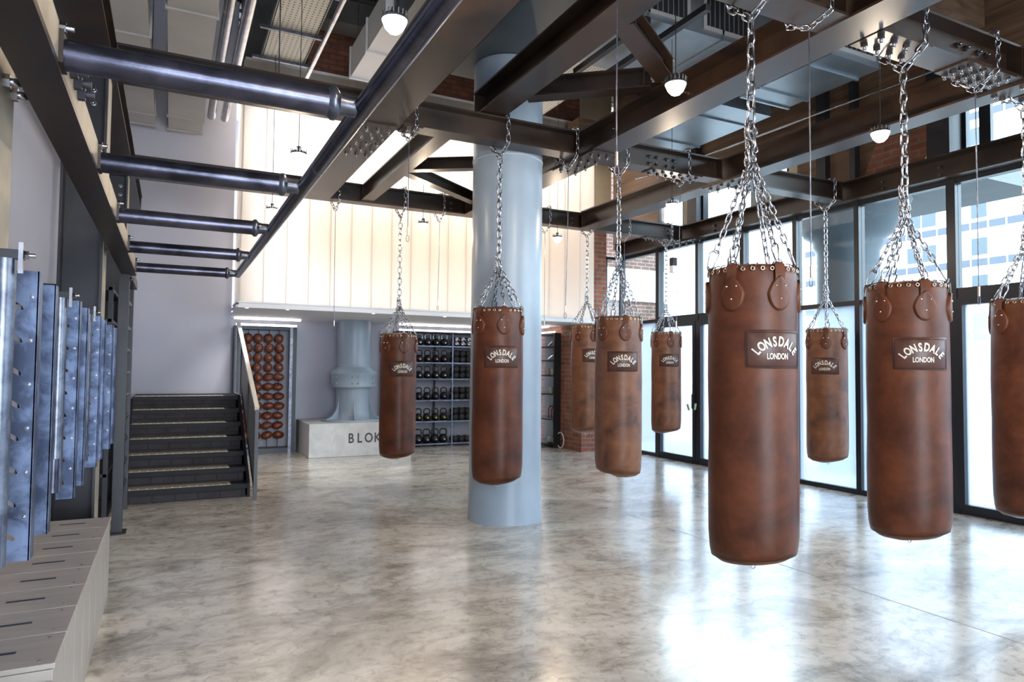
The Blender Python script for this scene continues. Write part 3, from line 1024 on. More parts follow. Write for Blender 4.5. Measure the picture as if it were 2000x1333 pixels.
kb_names = {5: ('badge_white', 'grey ring-handled', 'top'), 4: ('badge_pink', 'black', 'second'), 3: ('badge_white', 'black white-badged', 'third'), 2: ('badge_blue', 'black blue-badged', 'fourth'), 1: ('badge_yellow', 'black yellow-badged', 'fifth'), 0: ('badge_grey', 'large black', 'lowest')}
ordk = ['first', 'second', 'third', 'fourth', 'fifth']
for lv in range(6):
    badge, col_, row = kb_names[lv]
    proto = None
    for k in range(4):
        x = 4.40 + 0.175 * k
        if proto is None:
            t = thing('kettlebell', '', 'kettlebell', (0, 0, 0))
            s_ = 1.15 if lv == 0 else 1.0
            if lv == 5:
                body = 'brushed_chrome'
            else:
                body = 'black_iron'
            MB().lathe([(0.0, 0), (0.04 * s_, 0), (0.07 * s_, 0.03 * s_), (0.078 * s_, 0.075 * s_), (0.062 * s_, 0.12 * s_), (0.03 * s_, 0.145 * s_), (0.0, 0.15 * s_)], seg=20, cap=False).build('bell_body', 'black_iron', t)
            pts = [(-0.045, 0.12), (-0.062, 0.17), (-0.055, 0.215), (-0.03, 0.235), (0.03, 0.235), (0.055, 0.215), (0.062, 0.17), (0.045, 0.12)]
            MB().tube([(a * s_, 0, b * s_) for a, b in pts], 0.013 * s_, 8).build('handle', body, t)
            MB().lathe([(0.0, 0), (0.018, 0.0), (0.018, 0.004), (0, 0.004)], (0, 0, 0), 14, axis='y', cap=False).build('badge', badge, t, (0, -0.085 * s_, 0.06 * s_))
            t['_'] = 0
            del t['_']
            proto = t
        else:
            t = copy_tree(proto)
        t.location = (x, 12.88, levels[lv] + 0.001)
        tag(t, '%s kettlebell, %s of four from the left on the %s shelf' % (col_, ordk[k], row), 'kettlebell', 'kettlebells on the shelving')
dbp = None
for lv in range(6):
    rows = 1 if lv == 0 else 2
    chrome = lv == 5
    dbp = None
    for rr in range(rows):
        for k in range(4):
            x = 5.16 + 0.135 * k
            if dbp is None:
                t = thing('dumbbell', '', 'dumbbell')
                rad = 0.045 if chrome else 0.062
                m_ = 'brushed_chrome' if chrome else 'black_rubber'
                for yy in (-0.10, 0.06):
                    MB().lathe([(0, 0), (rad * .9, 0), (rad, 0.01), (rad, 0.05), (rad * .9, 0.06), (0, 0.06)], (0, yy, rad), 14, axis='y', cap=False).build('weight_head', m_, t)
                MB().lathe([(0.015, -0.05), (0.015, 0.07)], (0, 0, rad), 8, axis='y').build('grip', 'brushed_chrome', t)
                dbp = t
            else:
                t = copy_tree(dbp)
            rad = 0.045 if chrome else 0.062
            t.location = (x, 12.88, levels[lv] + 0.001 + rr * rad * 2.02)
            tag(t, '%s dumbbell end-on, %s from the left in the %s row of the %s shelf' % ('chrome' if chrome else 'black', ordk[k], ('lower' if rr == 0 else 'upper') if rows == 2 else 'only', kb_names[lv][2]), 'dumbbell', 'dumbbells on the shelving')

# side shelf by the pier
ss = thing('side_shelving', 'narrow dark shelving against the brick pier right of the column', 'shelving')
for z in (0.06, 0.55, 1.05, 1.42, 1.72, 2.0):
    MB().box(6.76, 7.16, 11.66, 12.70, z - 0.02, z).build('shelf', 'black_iron', ss)
MB().box(6.76, 7.16, 11.63, 11.66, 0, 2.26).build('side_panel', 'black_iron', ss)
MB().box(7.16, 7.18, 11.63, 12.70, 0, 2.26).build('back_panel', 'black_iron', ss)
MB().box(6.75, 6.775, 11.63, 12.7, 2.262, 2.292).build('light_strip', 'strip_glow', ss)['label'] = 'glowing white strip'
MB().box(6.76, 7.16, 11.66, 12.70, 2.235, 2.262).build('top_panel', 'black_iron', ss)
for k, (y, z, m_, nm) in enumerate(((12.0, 2.005, 'bar_wood', 'top'), (12.0, 1.725, 'handrail_pale', 'second'))):
    tag(MB().tube([(6.80, y - 0.25, z + 0.09), (7.10, y + 0.45, z + 0.03)], 0.02, 10).build('wooden_bar', m_), 'slanting wooden bar on the %s level of the side shelving' % nm, 'bar', None)
for k, (y, z) in enumerate(((11.75, 1.421), (11.95, 1.421), (11.80, 1.051))):
    tag(MB().box(6.80, 6.93, y, y + 0.12, z, z + 0.13).build('storage_tin', 'grey_panel', bevel=0.008), ['pale grey tin at the near end of the third side shelf', 'pale grey tin at the far end of the third side shelf', 'pale grey tin alone on a middle side shelf'][k], 'tin')
for k in range(3):
    y = 11.72 + 0.12 * k
    tag(MB().tube([(6.82, y, 0.566), (6.82, y, 0.74), (6.86, y, 0.8), (6.92, y, 0.8), (6.96, y, 0.74), (6.96, y, 0.566)], 0.014, 8).build('resistance_band', 'red_rubber'), '%s of three dark red bands on the lower side shelf' % ['nearest', 'middle', 'furthest'][k], 'band', 'red bands on the side shelving')
for k in range(2):
    tag(MB().lathe([(0, 0), (0.06, 0), (0.09, 0.05), (0.06, 0.12), (0, 0.13)], (6.90, 11.78 + 0.22 * k, 0.061), 16, cap=False).build('medicine_ball', 'grey_panel'), ['near grey ball on the bottom side shelf', 'far grey ball on the bottom side shelf'][k], 'ball')
tag(MB().tube([(6.72 + 0.0, 11.5, 0.17 + 0.15 * sin(a)) if False else (6.86, 11.55 + 0.13 * cos(a), 0.16 + 0.15 * sin(a)) for a in [2 * pi * q / 24 for q in range(24)]], 0.010, 8, closed=True).build('exercise_ring', 'white_plastic'), 'thin white ring leaning beside the side shelving foot', 'ring')

# ------------------------------------------------------------------ chains and punching bags
def link_pts(c, d, side, L, Wd):
    """stadium loop; d = long axis, side = width axis"""
    pts = []
    hs = L / 2 - Wd / 2
    for q in range(5):
        a = pi * q / 4
        pts.append(c + d * (hs + Wd / 2 * sin(a)) + side * (Wd / 2 * cos(a)))
    for q in range(5):
        a = pi + pi * q / 4
        pts.append(c + d * (-hs + Wd / 2 * sin(a)) + side * (Wd / 2 * cos(a)))
    return pts


def chain(mb, a, b, pitch=0.06, wire=0.0065, twist=0.0, wd=0.6, seg=5):
    a, b = Vector(a), Vector(b)
    L = (b - a).length
    n = max(1, round(L / pitch))
    p = L / n
    d = (b - a).normalized()
    ref = Vector((1, 0, 0)) if abs(d.z) > 0.7 else Vector((0, 0, 1))
    s1 = (ref - d * ref.dot(d)).normalized()
    s2 = d.cross(s1)
    for k in range(n):
        c = a + d * (p * (k + 0.5))
        ang = (k % 2) * pi / 2 + twist + random.uniform(-.15, .15)
        side = s1 * cos(ang) + s2 * sin(ang)
        mb.tube(link_pts(c, d, side, p + wire * 2.6, p * wd), wire, seg, closed=True)
    return mb


def beam_loop(mb, x, yc, w, zy, zb=ZB0 + 0.01, h=BH - 0.02, pitch=0.06, wire=0.0065):
    """Y of chain arms passing up both faces of the beam"""
    e = w / 2 + 0.02
    chain(mb, (x, yc, zy), (x + 0.03, yc - e, zb - 0.01), pitch, wire)
    chain(mb, (x + 0.03, yc - e, zb), (x + 0.03, yc - e, zb + h + 0.01), pitch, wire)
    chain(mb, (x, yc, zy), (x - 0.03, yc + e, zb - 0.01), pitch, wire)
    chain(mb, (x - 0.03, yc + e, zb), (x - 0.03, yc + e, zb + h + 0.01), pitch, wire)
    chain(mb, (x + 0.03, yc - e, zb + h + 0.02), (x - 0.03, yc + e, zb + h + 0.02), pitch, wire)


RB_ = 0.243
LETTERS = {}
for ch in set('LONSDALE'):
    LETTERS[ch] = text_mesh(ch, 1.0, 0.035)
LONDON = text_mesh('LONDON', 1.0, 0.03)


def wrap(u, z, r=RB_ + 0.0115):
    """u metres along the circumference, facing -y at u = 0"""
    a = u / r - pi / 2
    return (r * cos(a), r * sin(a), z)


def lettering_mb():
    mb = MB()
    word = 'LONSDALE'
    n = len(word)
    for i_, ch in enumerate(word):
        th = (i_ - (n - 1) / 2) * 0.262
        sx, sy = 0.050, 0.074 - 0.008 * abs(th)
        vs, fs = LETTERS[ch]
        if not vs:
            continue
        mx = (max(v.x for v in vs) + min(v.x for v in vs)) / 2
        # arch: ellipse centre below
        cu, cz = 0.126 * sin(th), 0.105 * cos(th) - 0.105
        out = []
        rot = -th * 0.95
        for v in vs:
            x, y = (v.x - mx) * sx * 0.95, v.y * sy
            xr, yr = x * cos(rot) - y * sin(rot), x * sin(rot) + y * cos(rot)
            out.append(wrap(cu + xr, cz + yr + 0.018))
        mb.add(out, fs)
    return mb


def lower_lettering_mb():
    mb = MB()
    vs, fs = LONDON
    w_ = max(v.x for v in vs) - min(v.x for v in vs)
    mx = (max(v.x for v in vs) + min(v.x for v in vs)) / 2
    k = 0.125 / w_
    mb.add([wrap((v.x - mx) * k, v.y * 0.045 - 0.052) for v in vs], fs)
    return mb


LET = None


def bag_shell():
    prof = [(0.0, -1.65), (0.10, -1.647), (0.185, -1.628), (0.216, -1.606), (0.222, -1.596), (0.228, -1.60), (0.236, -1.56), (0.243, -1.48), (0.246, -1.2), (0.243, -0.9), (0.245, -0.6), (0.242, -0.3), (0.238, -0.08), (0.236, -0.02), (0.230, -0.003), (0.222, 0.0), (0.214, -0.012), (0.205, -0.02), (0.0, -0.03)]
    return prof


BAGPROTO = {}


def tab_mb(r=RB_ + 0.000):
    """teardrop tab wrapped on the bag"""
    mb = MB()
    pts = []
    N = 28
    for q in range(N):
        a = 2 * pi * q / N
        z = -0.135 + 0.095 * cos(a)
        wdt = 0.067 * sin(a) * (1.0 - 0.42 * max(0, cos(a)) ** 1.0)
        pts.append((wdt, z - 0.02))
    outer = [wrap(u, z, r + 0.008) for u, z in pts]
    inner = [wrap(u * 0.90, z * 0.94 - 0.009, r + 0.012) for u, z in pts]
    back = [wrap(u, z, r - 0.006) for u, z in pts]
    vs = back + outer + inner
    fs = []
    for q in range(N):
        q2 = (q + 1) % N
        fs.append((q, q2, N + q2, N + q))
        fs.append((N + q, N + q2, 2 * N + q2, 2 * N + q))
    mb.add(vs, fs, True)
    # front face as strips so it follows the curve
    half = N // 2
    row = []
    for q in range(1, half):
        row.append((2 * N + q, 2 * N + N - q))
    mb2v = [inner[q] for q in range(N)]
    f2 = [(0, 1, N - 1)]
    mid = []
    for q in range(1, half - 1):
        f2.append((q, q + 1, N - q - 1, N - q))
    f2.append((half - 1, half, half + 1))
    # subdivide across: add centre line bulge
    vs3, f3 = [], []
    cols = 7
    for q in range(0, half + 1):
        L_ = pts[q]
        R_ = pts[(N - q) % N]
        for c_ in range(cols):
            t = c_ / (cols - 1)
            u = (L_[0] * (1 - t) + R_[0] * t) * 0.90
            z = L_[1] * 0.94 - 0.009
            vs3.append(wrap(u, z, r + 0.012 + 0.003 * sin(pi * t)))
    for q in range(half):
        for c_ in range(cols - 1):
            a_ = q * cols + c_
            f3.append((a_, a_ + 1, a_ + cols + 1, a_ + cols))
    mb.add(vs3, f3, True)
    # neck strap over rim
    ns = []
    for u in (-0.03, 0.03):
        ns += [wrap(u, -0.09, r + 0.010), wrap(u, 0.0, r + 0.008), wrap(u * 0.9, 0.018, r - 0.012), wrap(u * 0.85, -0.01, r - 0.045)]
    mb.add(ns, [(0, 4, 5, 1), (1, 5, 6, 2), (2, 6, 7, 3)], True)
    return mb


def make_bag(label, x, y, rim, yaw, ypx, wbeam, dz_top, conv, worn=False, near=False, topz=None, tilt=0.0, bunch=0.2):
    """rim = height of the bag rim, conv = height above rim where the six chains meet"""
    t = thing('punching_bag', label, 'punching bag', (x, y, rim), 0, 'leather punching bags hung on chains')
    seg = 64 if near else 40
    mat_ = 'worn_leather' if worn else 'bag_leather'
    sh_ = MB().lathe(bag_shell(), seg=seg, cap=False)
    # gentle dents
    sd = random.random() * 10
    vv = []
    for (a, b, c) in sh_.v:
        ang = math.atan2(b, a)
        k = 1 + 0.006 * sin(2 * ang + 3 * c + sd) + 0.004 * sin(5 * ang + 7 * c + sd * 2)
        if c > -1.5:
            vv.append((a * k, b * k, c))
        else:
            vv.append((a * k, b * k, c + 0.02 * sin(ang + sd)))
    sh_.v = vv
    body = sh_.build('leather_shell', mat_, t)
    body.rotation_euler = (0, 0, yaw)
    # rim cap: slightly domed top cover
    MB().lathe([(0.222, -0.004), (0.18, 0.012), (0.10, 0.022), (0.0, 0.026)], seg=seg, cap=False).build('top_cover', mat_, t)
    # lacing: rings round the rim
    if 'eyelet' not in BAGPROTO:
        m_ = MB()
        c = Vector((RB_ + 0.001, 0, -0.022))
        m_.tube([c + Vector((0, 0.010 * cos(w), 0.010 * sin(w))) for w in [2 * pi * q / 10 for q in range(10)]], 0.0032, 5, closed=True)
        BAGPROTO['eyelet'] = m_
        m_ = MB()
        for k in range(30):
            a = 2 * pi * k / 30
            a2 = a + 2 * pi / 60
            m_.tube([((RB_ + .003) * cos(a), (RB_ + .003) * sin(a), -0.024), ((RB_ - .004) * cos(a2), (RB_ - .004) * sin(a2), 0.006), ((RB_ - .03) * cos(a2), (RB_ - .03) * sin(a2), 0.012)], 0.0035, 5)
        BAGPROTO['lace'] = m_
        BAGPROTO['tab'] = tab_mb()
        m_ = MB()
        for (u, z) in ((-0.028, -0.115), (0.028, -0.115), (0.0, -0.185)):
            p = wrap(u, z, RB_ + 0.016)
            n_ = Vector((p[0], p[1], 0)).normalized()
            m_.tube([Vector(p) - n_ * 0.004, Vector(p), Vector(p) + n_ * 0.003], [0.007, 0.0065, 0.002], 8)
        BAGPROTO['rivet'] = m_
        # patch following the curve
        m_ = MB()
        vs, fs = [], []
        nu = 14
        for k in range(nu + 1):
            u = -0.17 + 0.34 * k / nu
            e = 0.003 if k in (0, nu) else 0.0055
            for z, e2 in ((-0.105, -0.003), (-0.098, e), (0.098, e), (0.105, -0.003)):
                vs.append(wrap(u, z, RB_ + 0.001 + e2 + 0.001))
        for k in range(nu):
            for q in range(3):
                a = k * 4 + q
                fs.append((a, a + 4, a + 5, a + 1))
        m_.add(vs, fs, True)
        BAGPROTO['patch'] = m_
        m_ = MB()
        pp = []
        for k in range(nu + 1):
            pp.append(wrap(-0.162 + 0.324 * k / nu, 0.092, RB_ + 0.0085))
        for k in range(nu, -1, -1):
            pp.append(wrap(-0.162 + 0.324 * k / nu, -0.092, RB_ + 0.0085))
        m_.tube(pp, 0.0018, 4, closed=True)
        BAGPROTO['stitch'] = m_
        BAGPROTO['letters'] = lettering_mb()
        BAGPROTO['letters2'] = lower_lettering_mb()
    def share(key, name, material, rot):
        if (key, 'mesh') not in BAGPROTO:
            o = BAGPROTO[key].build(name, material, t)
            BAGPROTO[(key, 'mesh')] = o.data
        else:
            o = bpy.data.objects.new(name, BAGPROTO[(key, 'mesh')])
            COL.objects.link(o)
            o.parent = t
        o.rotation_euler = (0, 0, rot)
        return o
    for k in range(30):
        share('eyelet', 'eyelet', 'brass_eyelet', yaw + 2 * pi * k / 30)
    share('lace', 'lacing', 'patch_leather', yaw)
    for k in range(6):
        a = yaw + radians_(4) + k * pi / 3
        o = share('tab', 'strap_tab', mat_, a)
        r_ = share('rivet', 'rivet', 'brass_eyelet', 0)
        r_.parent = o
    if label != LAST_LABEL:
        pa = share('patch', 'logo_patch', 'patch_leather', yaw)
        pa.location = (0, 0, -0.46)
        st_ = share('stitch', 'stitching', 'black_rubber', 0)
        st_.parent = pa
        for key_, nm_, txt_ in (('letters', 'arched_lettering', 'LONSDALE'), ('letters2', 'straight_lettering', 'LONDON')):
            le = share(key_, nm_, 'print_cream', 0)
            le.parent = pa
            le['label'] = 'cream lettering ' + txt_
    # six chains with snap hooks
    top = Vector((0, 0, conv))
    for k in range(6):
        a = yaw + radians_(4) + k * pi / 3 - pi / 2
        rp = Vector((0.235 * cos(a), 0.235 * sin(a), 0.005))
        end = top + Vector((0.015 * cos(a), 0.015 * sin(a), 0))
        d = (end - rp)
        L = d.length
        d.normalize()
        side = d.cross(Vector((cos(a), sin(a), 0))).normalized()
        side2 = d.cross(side)
        mb_ = MB()
        # carabiner
        c = rp + d * 0.065
        sd_ = side if k % 2 else side2
        mb_.tube([rp + d * 0.005 + sd_ * 0.012, rp + d * 0.0 , rp + d * 0.005 - sd_ * 0.012, rp + d * 0.05 - sd_ * 0.022, rp + d * 0.10 - sd_ * 0.030, rp + d * 0.122 - sd_ * 0.012, rp + d * 0.122 + sd_ * 0.012, rp + d * 0.10 + sd_ * 0.022, rp + d * 0.05 + sd_ * 0.017], 0.0052, 6, closed=True)
        mb_.build('snap_hook', 'brushed_chrome', t)
        # d-ring through the tab neck
        tdir = Vector((-sin(a), cos(a), 0))
        m2 = MB().tube([rp + tdir * 0.028 * cos(w) + (Vector((0, 0, 1)) * 0.9 + Vector((cos(a), sin(a), 0)) * 0.2) * 0.026 * sin(w) + Vector((0, 0, 0.0)) for w in [2 * pi * q / 14 for q in range(14)]], 0.004, 6, closed=True)
        m2.build('d_ring', 'brushed_chrome', t)
        m3 = MB()
        chain(m3, rp + d * 0.115, end, 0.046, 0.0052, twist=k * 0.7)
        m3.build('leg_chain', 'brushed_chrome', t)
    m4 = MB()
    # bunched surplus chain
    zz = conv
    for q in range(int(10 * bunch / 0.2)):
        a = q * 2.4
        p = Vector((0.022 * cos(a), 0.022 * sin(a), conv - 0.03 + bunch * (q / 10.0) * (0.2 / max(bunch, 1e-3)) * 1.0))
        chain(m4, p, p + Vector((0.006 * cos(a), 0.01, 0.075)), 0.04, 0.005, twist=a)
    zy = topz - rim
    chain(m4, (0, 0, conv + 0.01), (0, 0, zy), 0.074, 0.0072)
    yc = ypx - y
    beam_loop(m4, 0, yc, wbeam, zy, ZB0 + 0.01 - rim)
    m4.build('hanging_chain', 'brushed_chrome', t)
    # ring under the bag
    MB().tube([(0.0 + 0.022 * cos(w), 0, -1.662 + 0.03 * sin(w)) for w in [2 * pi * q / 14 for q in range(14)]], 0.003, 6, closed=True).build('bottom_ring', 'brushed_chrome', t)
    return t


def radians_(a):
    return a * pi / 180


LAST_LABEL = 'brown leather punching bag cut off by the right edge of the picture'


def facing(x, y, off):
    """yaw so that the logo faces the camera plus off degrees"""
    # local -y direction rotated by yaw must point to (-x,-y)
    a = math.atan2(-y, -x)
    return a + pi / 2 + R(off)


bags = [
    ('largest reddish brown leather punching bag, nearest the viewer', 2.973, Y0, 2.125, 31, 0.24, 0.62, False, True, 3.60, 0.25),
    ('second largest leather punching bag, right foreground in front of the glass', 4.365, Y0, 2.125, 21, 0.24, 0.44, False, True, 3.58, 0.2),
    (LAST_LABEL, 5.83, Y0, 2.10, -50, 0.24, 0.44, False, True, 3.58, 0.1),
    ('warm brown punching bag hanging right in front of the pale column', 2.82, Y1, 2.115, 9, 0.2, 0.40, False, False, 3.60, 0.1),
    ('brown punching bag with dark stains just right of the pale column', 4.225, Y1, 2.09, 13, 0.2, 0.55, True, False, 3.60, 0.15),
    ('tan-brown punching bag between the two front bags, before the glass', 7.42, Y1, 2.075, -6, 0.2, 0.40, True, False, 3.60, 0.15),
    ('dark brown punching bag in front of the lettered plinth, lowest hung of the back row', 2.775, Y2, 1.99, 13, 0.18, 0.38, False, False, 3.60, 0.1),
    ('brown punching bag partly hidden behind the stained one, beside the brick pier', 5.80, Y2, 2.22, 24, 0.18, 0.38, True, False, 3.62, 0.1),
    ('smallest looking worn tan punching bag, in front of the glass doors', 7.36, Y2, 2.165, 14, 0.18, 0.38, True, False, 3.60, 0.1),
]
for (lb, x, y, rim, off, wb, conv, worn, near, tz, bn) in bags:
    make_bag(lb, x, y, rim, facing(x, y, off), y, wb, 0, conv, worn, near, tz, bunch=bn)

# ------------------------------------------------------------------ hanging cables, spare chains
def cable(label, x, y, w, z_end, z_y=3.60, hook='hook', sway=0.0, name='hanging_cable'):
    t = thing(name, label, 'cable', (x, y, 0))
    m_ = MB()
    beam_loop(m_, 0, 0, w, z_y, pitch=0.055, wire=0.005)
    m_.build('chain_loop', 'brushed_chrome', t)
    MB().tube([(0, 0, z_y), (sway * 0.3, 0, (z_y + z_end) / 2), (sway, 0, z_end)], 0.004, 6).build('steel_wire', 'pipe_steel', t)
    MB().tube([(sway, 0, z_end + 0.07), (sway, 0, z_end - 0.0)], 0.008, 8).build('wire_ferrule', 'brass_eyelet', t)
    MB().tube([(sway + 0.014 * cos(a), 0, z_end - 0.03 + 0.03 * sin(a)) for a in [2 * pi * q / 12 for q in range(12)]], 0.003, 5, closed=True).build('end_loop', 'pipe_steel', t)
    return t


cable('thin cable on a chain loop left of the plinth column, reaching the soffit', 1.89, Y2, 0.18, 2.08, sway=0.01)
cable('thin cable on a chain loop just left of the pale column', 3.34, Y2, 0.18, 2.42, sway=-0.01)
cable('slack cable with a loop end just right of the pale column', 3.60, Y1, 0.2, 2.12, sway=-0.03)
cable('thin cable behind and right of the pale column in front of the translucent wall', 5.04, Y2, 0.18, 2.2)
cable('long cable on a snap hook under the wide girder, in front of the translucent wall', 1.90, Y1, 0.2, 2.75, 3.62)
cable('cable with brass end hanging between the largest bag and the glass wall', 3.46, Y0, 0.24, 2.12, 3.66)
cable('cable ending in a ring in front of the door head at the right', 5.19, Y0, 0.24, 2.10, 3.60)
cable('cable hanging down the middle of the picture from the top edge', 2.03, Y0, 0.24, 2.6, 3.66)
cable('short spare cable in front of the outside brick wall', 6.51, Y2, 0.18, 2.62, 3.62)
cable('thin cable coming down beside the small round lamp over the rear doors', 5.06, Y1, 0.2, 2.02, 3.62, sway=-0.06)
# black pendant box
t = thing('hanging_sensor', 'small black and white box on a cable in front of the rear glass', 'sensor', (7.3, Y2 - 0.25, 3.25))
MB().box(-0.045, 0.045, -0.045, 0.045, 0, 0.13).build('housing', 'black_rubber', t, bevel=0.006)
MB().box(-0.045, 0.045, -0.045, 0.045, -0.12, -0.002).build('lower_housing', 'white_plastic', t, bevel=0.006)
MB().tube([(0, 0, 0.13), (0, 0, 1.1)], 0.003, 5).build('wire', 'black_iron', t)

# ------------------------------------------------------------------ pendant lamps
def pendant(label, x, y, z=3.5, ztop=7.2, energy=28, far=False):
    t = thing('pendant_lamp', label, 'lamp', (x, y, z), 0, 'round pendant lamps under the beams')
    MB().tube([(0, 0, 0.06), (0, 0, ztop - z)], 0.0035, 6).build('lamp_cord', 'black_rubber', t)
    m_ = MB()
    m_.lathe([(0.018, 0.075), (0.022, 0.07), (0.022, 0.04), (0.03, 0.03)], seg=16)
    m_.build('lamp_holder', 'brushed_chrome', t)
    m_ = MB().lathe([(0.03, 0.035), (0.062, 0.028), (0.074, 0.012), (0.072, 0.0)], seg=24, cap=False)
    for k in range(16):
        a = 2 * pi * k / 16
        m_.bar((0.066 * cos(a), 0.066 * sin(a), 0.01), (0.07 * cos(a), 0.07 * sin(a), 0.045), 0.005, 0.012)
    m_.build('heat_sink', 'brushed_chrome', t)
    m_ = MB().lathe([(0.071, 0.0), (0.064, -0.018), (0.052, -0.045), (0.030, -0.068), (0.0, -0.078)], seg=24, cap=False)
    m_.build('bulb', 'lamp_glow_far' if far else 'lamp_glow', t)
    l = bpy.data.lights.new('lamp_light', 'POINT')
    l.energy, l.color, l.shadow_soft_size = energy, (1.0, 0.80, 0.60), 0.05
    lo_ = bpy.data.objects.new('lamp_light', l)
    COL.objects.link(lo_)
    lo_.parent = t
    lo_.location = (0, 0, -0.14)


pendant('pendant lamp at the top left beside the long scaffold pipe', 1.08, 3.67)
pendant('glowing pendant lamp in front of the middle girder at the brace ends', 3.04, 3.61)
pendant('glowing pendant lamp at upper right in front of the brown girder', 5.14, 3.58)
pendant('small glowing pendant lamp above the rear glass doors', 5.25, 6.30, ztop=5.49)
pendant('faint pendant lamp against the translucent wall left of the pale column', 3.03, 8.78, far=True, energy=20)
pendant('faint pendant lamp at the left end of the translucent wall', 1.09, 8.89, ztop=5.46, far=True, energy=20)
pendant('washed out pendant lamp behind the second crossbar end', 1.01, 6.44, far=True, energy=20)
pendant('faint pendant lamp right of the pale column against the translucent wall', 5.11, 8.73, ztop=5.89, far=True, energy=20)

for x in (1.08, 3.05, 5.15):  # unseen pendants added as interior fill, continuing the lamp grid past the camera
    for y in (0.9, -1.8):
        pendant('added fill pendant lamp %s, %s of the three in its row' % ('right above the viewer' if y > 0 else 'behind the viewer', {1.08: 'nearest the pull-up rig', 3.05: 'middle', 5.15: 'nearest the glass wall'}[x]), x, y, energy=30)

# downlights in the mezzanine soffit edge
for k, x in enumerate((0.98, 1.55, 2.85, 4.05)):
    t = thing('downlight', ['leftmost small downlight in the mezzanine edge', 'small downlight in the mezzanine edge over the ball rack', 'small downlight in the mezzanine edge left of the hanging back-row bag', 'small downlight in the mezzanine edge left of the pale column'][k], 'downlight', (x, 10.58, 2.398))
    MB().lathe([(0.035, 0.0), (0.035, -0.006), (0.028, -0.006)], seg=16, cap=False).build('trim_ring', 'white_plastic', t)
    MB().lathe([(0.028, -0.004), (0.0, -0.004)], seg=16, cap=False).build('lens', 'spot_glow', t)
    l = bpy.data.lights.new('downlight_beam', 'SPOT')
    l.energy, l.color, l.spot_size, l.spot_blend, l.shadow_soft_size = 40, (1.0, 0.95, 0.88), R(110), 0.8, 0.03
    lo_ = bpy.data.objects.new('downlight_beam', l)
    COL.objects.link(lo_)
    lo_.parent = t
    lo_.location = (0, 0, -0.03)

# conduit in front of the translucent wall
t = thing('cable_conduit', 'thin grey conduit line crossing in front of the bright translucent wall', 'conduit')
MB().tube([(0.75, 6.40, 3.98 + 0.15), (0.62, 6.42, 4.13), (0.62, 6.5, 4.16), (0.72, 6.55, 4.16)], 0.012, 8).build('bend', 'pipe_steel', t)
MB().tube([(0.72, 6.44, 4.13), (5.4, 6.44, 4.13)], 0.012, 8).build('pipe_run', 'pipe_steel', t)
for x in (0.78, 2.1, 5.0):
    MB().box(x - 0.04, x + 0.04, 6.40, 6.48, 4.10, 4.18).build('junction_box', 'dark_slot', t)
MB().tube([(0.82, 6.44, 4.13), (0.82, 6.44, ZC)], 0.006, 6).build('hanger_rod', 'pipe_steel', t)

# ------------------------------------------------------------------ ceiling services
def duct(label, x0, x1, y0, y1, z0, z1, m_='duct_metal', flange=0.9, grilles=None, name='air_duct', cat='duct'):
    t = thing(name, label, cat, (0, 0, 0))
    MB().box(x0, x1, y0, y1, z0, z1).build('duct_body', m_, t)
    ry = y0 + 0.15 if grilles and x1 - x0 < 2 else y1 - 0.15
    for rx in (x0 + 0.06, x1 - 0.06):
        MB().tube([(rx, ry, z1), (rx, ry, ZC)], 0.005, 6).build('hanger_rod', 'pipe_steel', t)
    long_y = (y1 - y0) > (x1 - x0)
    p = (y0 if long_y else x0) + flange * 0.4
    lim = y1 if long_y else x1
    e = 0.02
    while p < lim:
        if long_y:
            MB().box(x0 - e, x1 + e, p, p + 0.03, z0 - e, z1 + e).build('flange', m_, t)
        else:
            MB().box(p, p + 0.03, y0 - e, y1 + e, z0 - e, z1 + e).build('flange', m_, t)
        p += flange
    if long_y:
        MB().box(x0 - e, x1 + e, y1 - 0.03, y1 + 0.001, z0 - e, z1 + e).build('flange', m_, t)
    for (gx0, gx1) in grilles or []:
        g = MB().box(gx0 - 0.05, gx1 + 0.05, y0 - 0.02, y0 - 0.002, z0 + 0.06, z1 - 0.06).build('grille_frame', 'grey_panel', t)
        mb_ = MB().box(gx0, gx1, y0 - 0.022, y0 - 0.02, z0 + 0.11, z1 - 0.11)
        mb_.build('grille_opening', 'black_rubber', g)
        mb_ = MB()
        xx = gx0 + 0.03
        while xx < gx1:
            mb_.box(xx, xx + 0.012, y0 - 0.035, y0 - 0.022, z0 + 0.11, z1 - 0.11)
            xx += 0.075
        mb_.build('grille_blades', 'duct_metal', g)
    return t


duct('flanged grey duct at the upper left corner, nearest the wall', -0.75, -0.28, 5.0, 11.0, 5.0, 5.3, 'grey_panel', 1.25)
duct('slatted grey duct at the upper left, beside the shiny pipes', -0.11, 0.33, 5.0, 11.05, 5.0, 5.3, 'grey_panel', 1.6)
# lower duct ends seen under the thick crossbar
duct('white duct with open end hanging over the stairs', 2.1 - 0.0, 2.75, 7.5, 9.2, 5.5, 5.9, 'wall_white', 2.0)
duct('dark square duct beside the top left lamp', 2.2, 2.8, 5.0, 7.4, 5.4, 5.9, 'duct_paint', 2.0)
for k, x in enumerate((0.43, 0.60)):
    tag(MB().tube([(x, 4.0, 5.05), (x, 10.35, 5.05)], 0.055, 20).build('service_pipe', 'brushed_chrome'), ['left shiny round pipe running back at upper left', 'right shiny round pipe running back at upper left'][k], 'pipe')
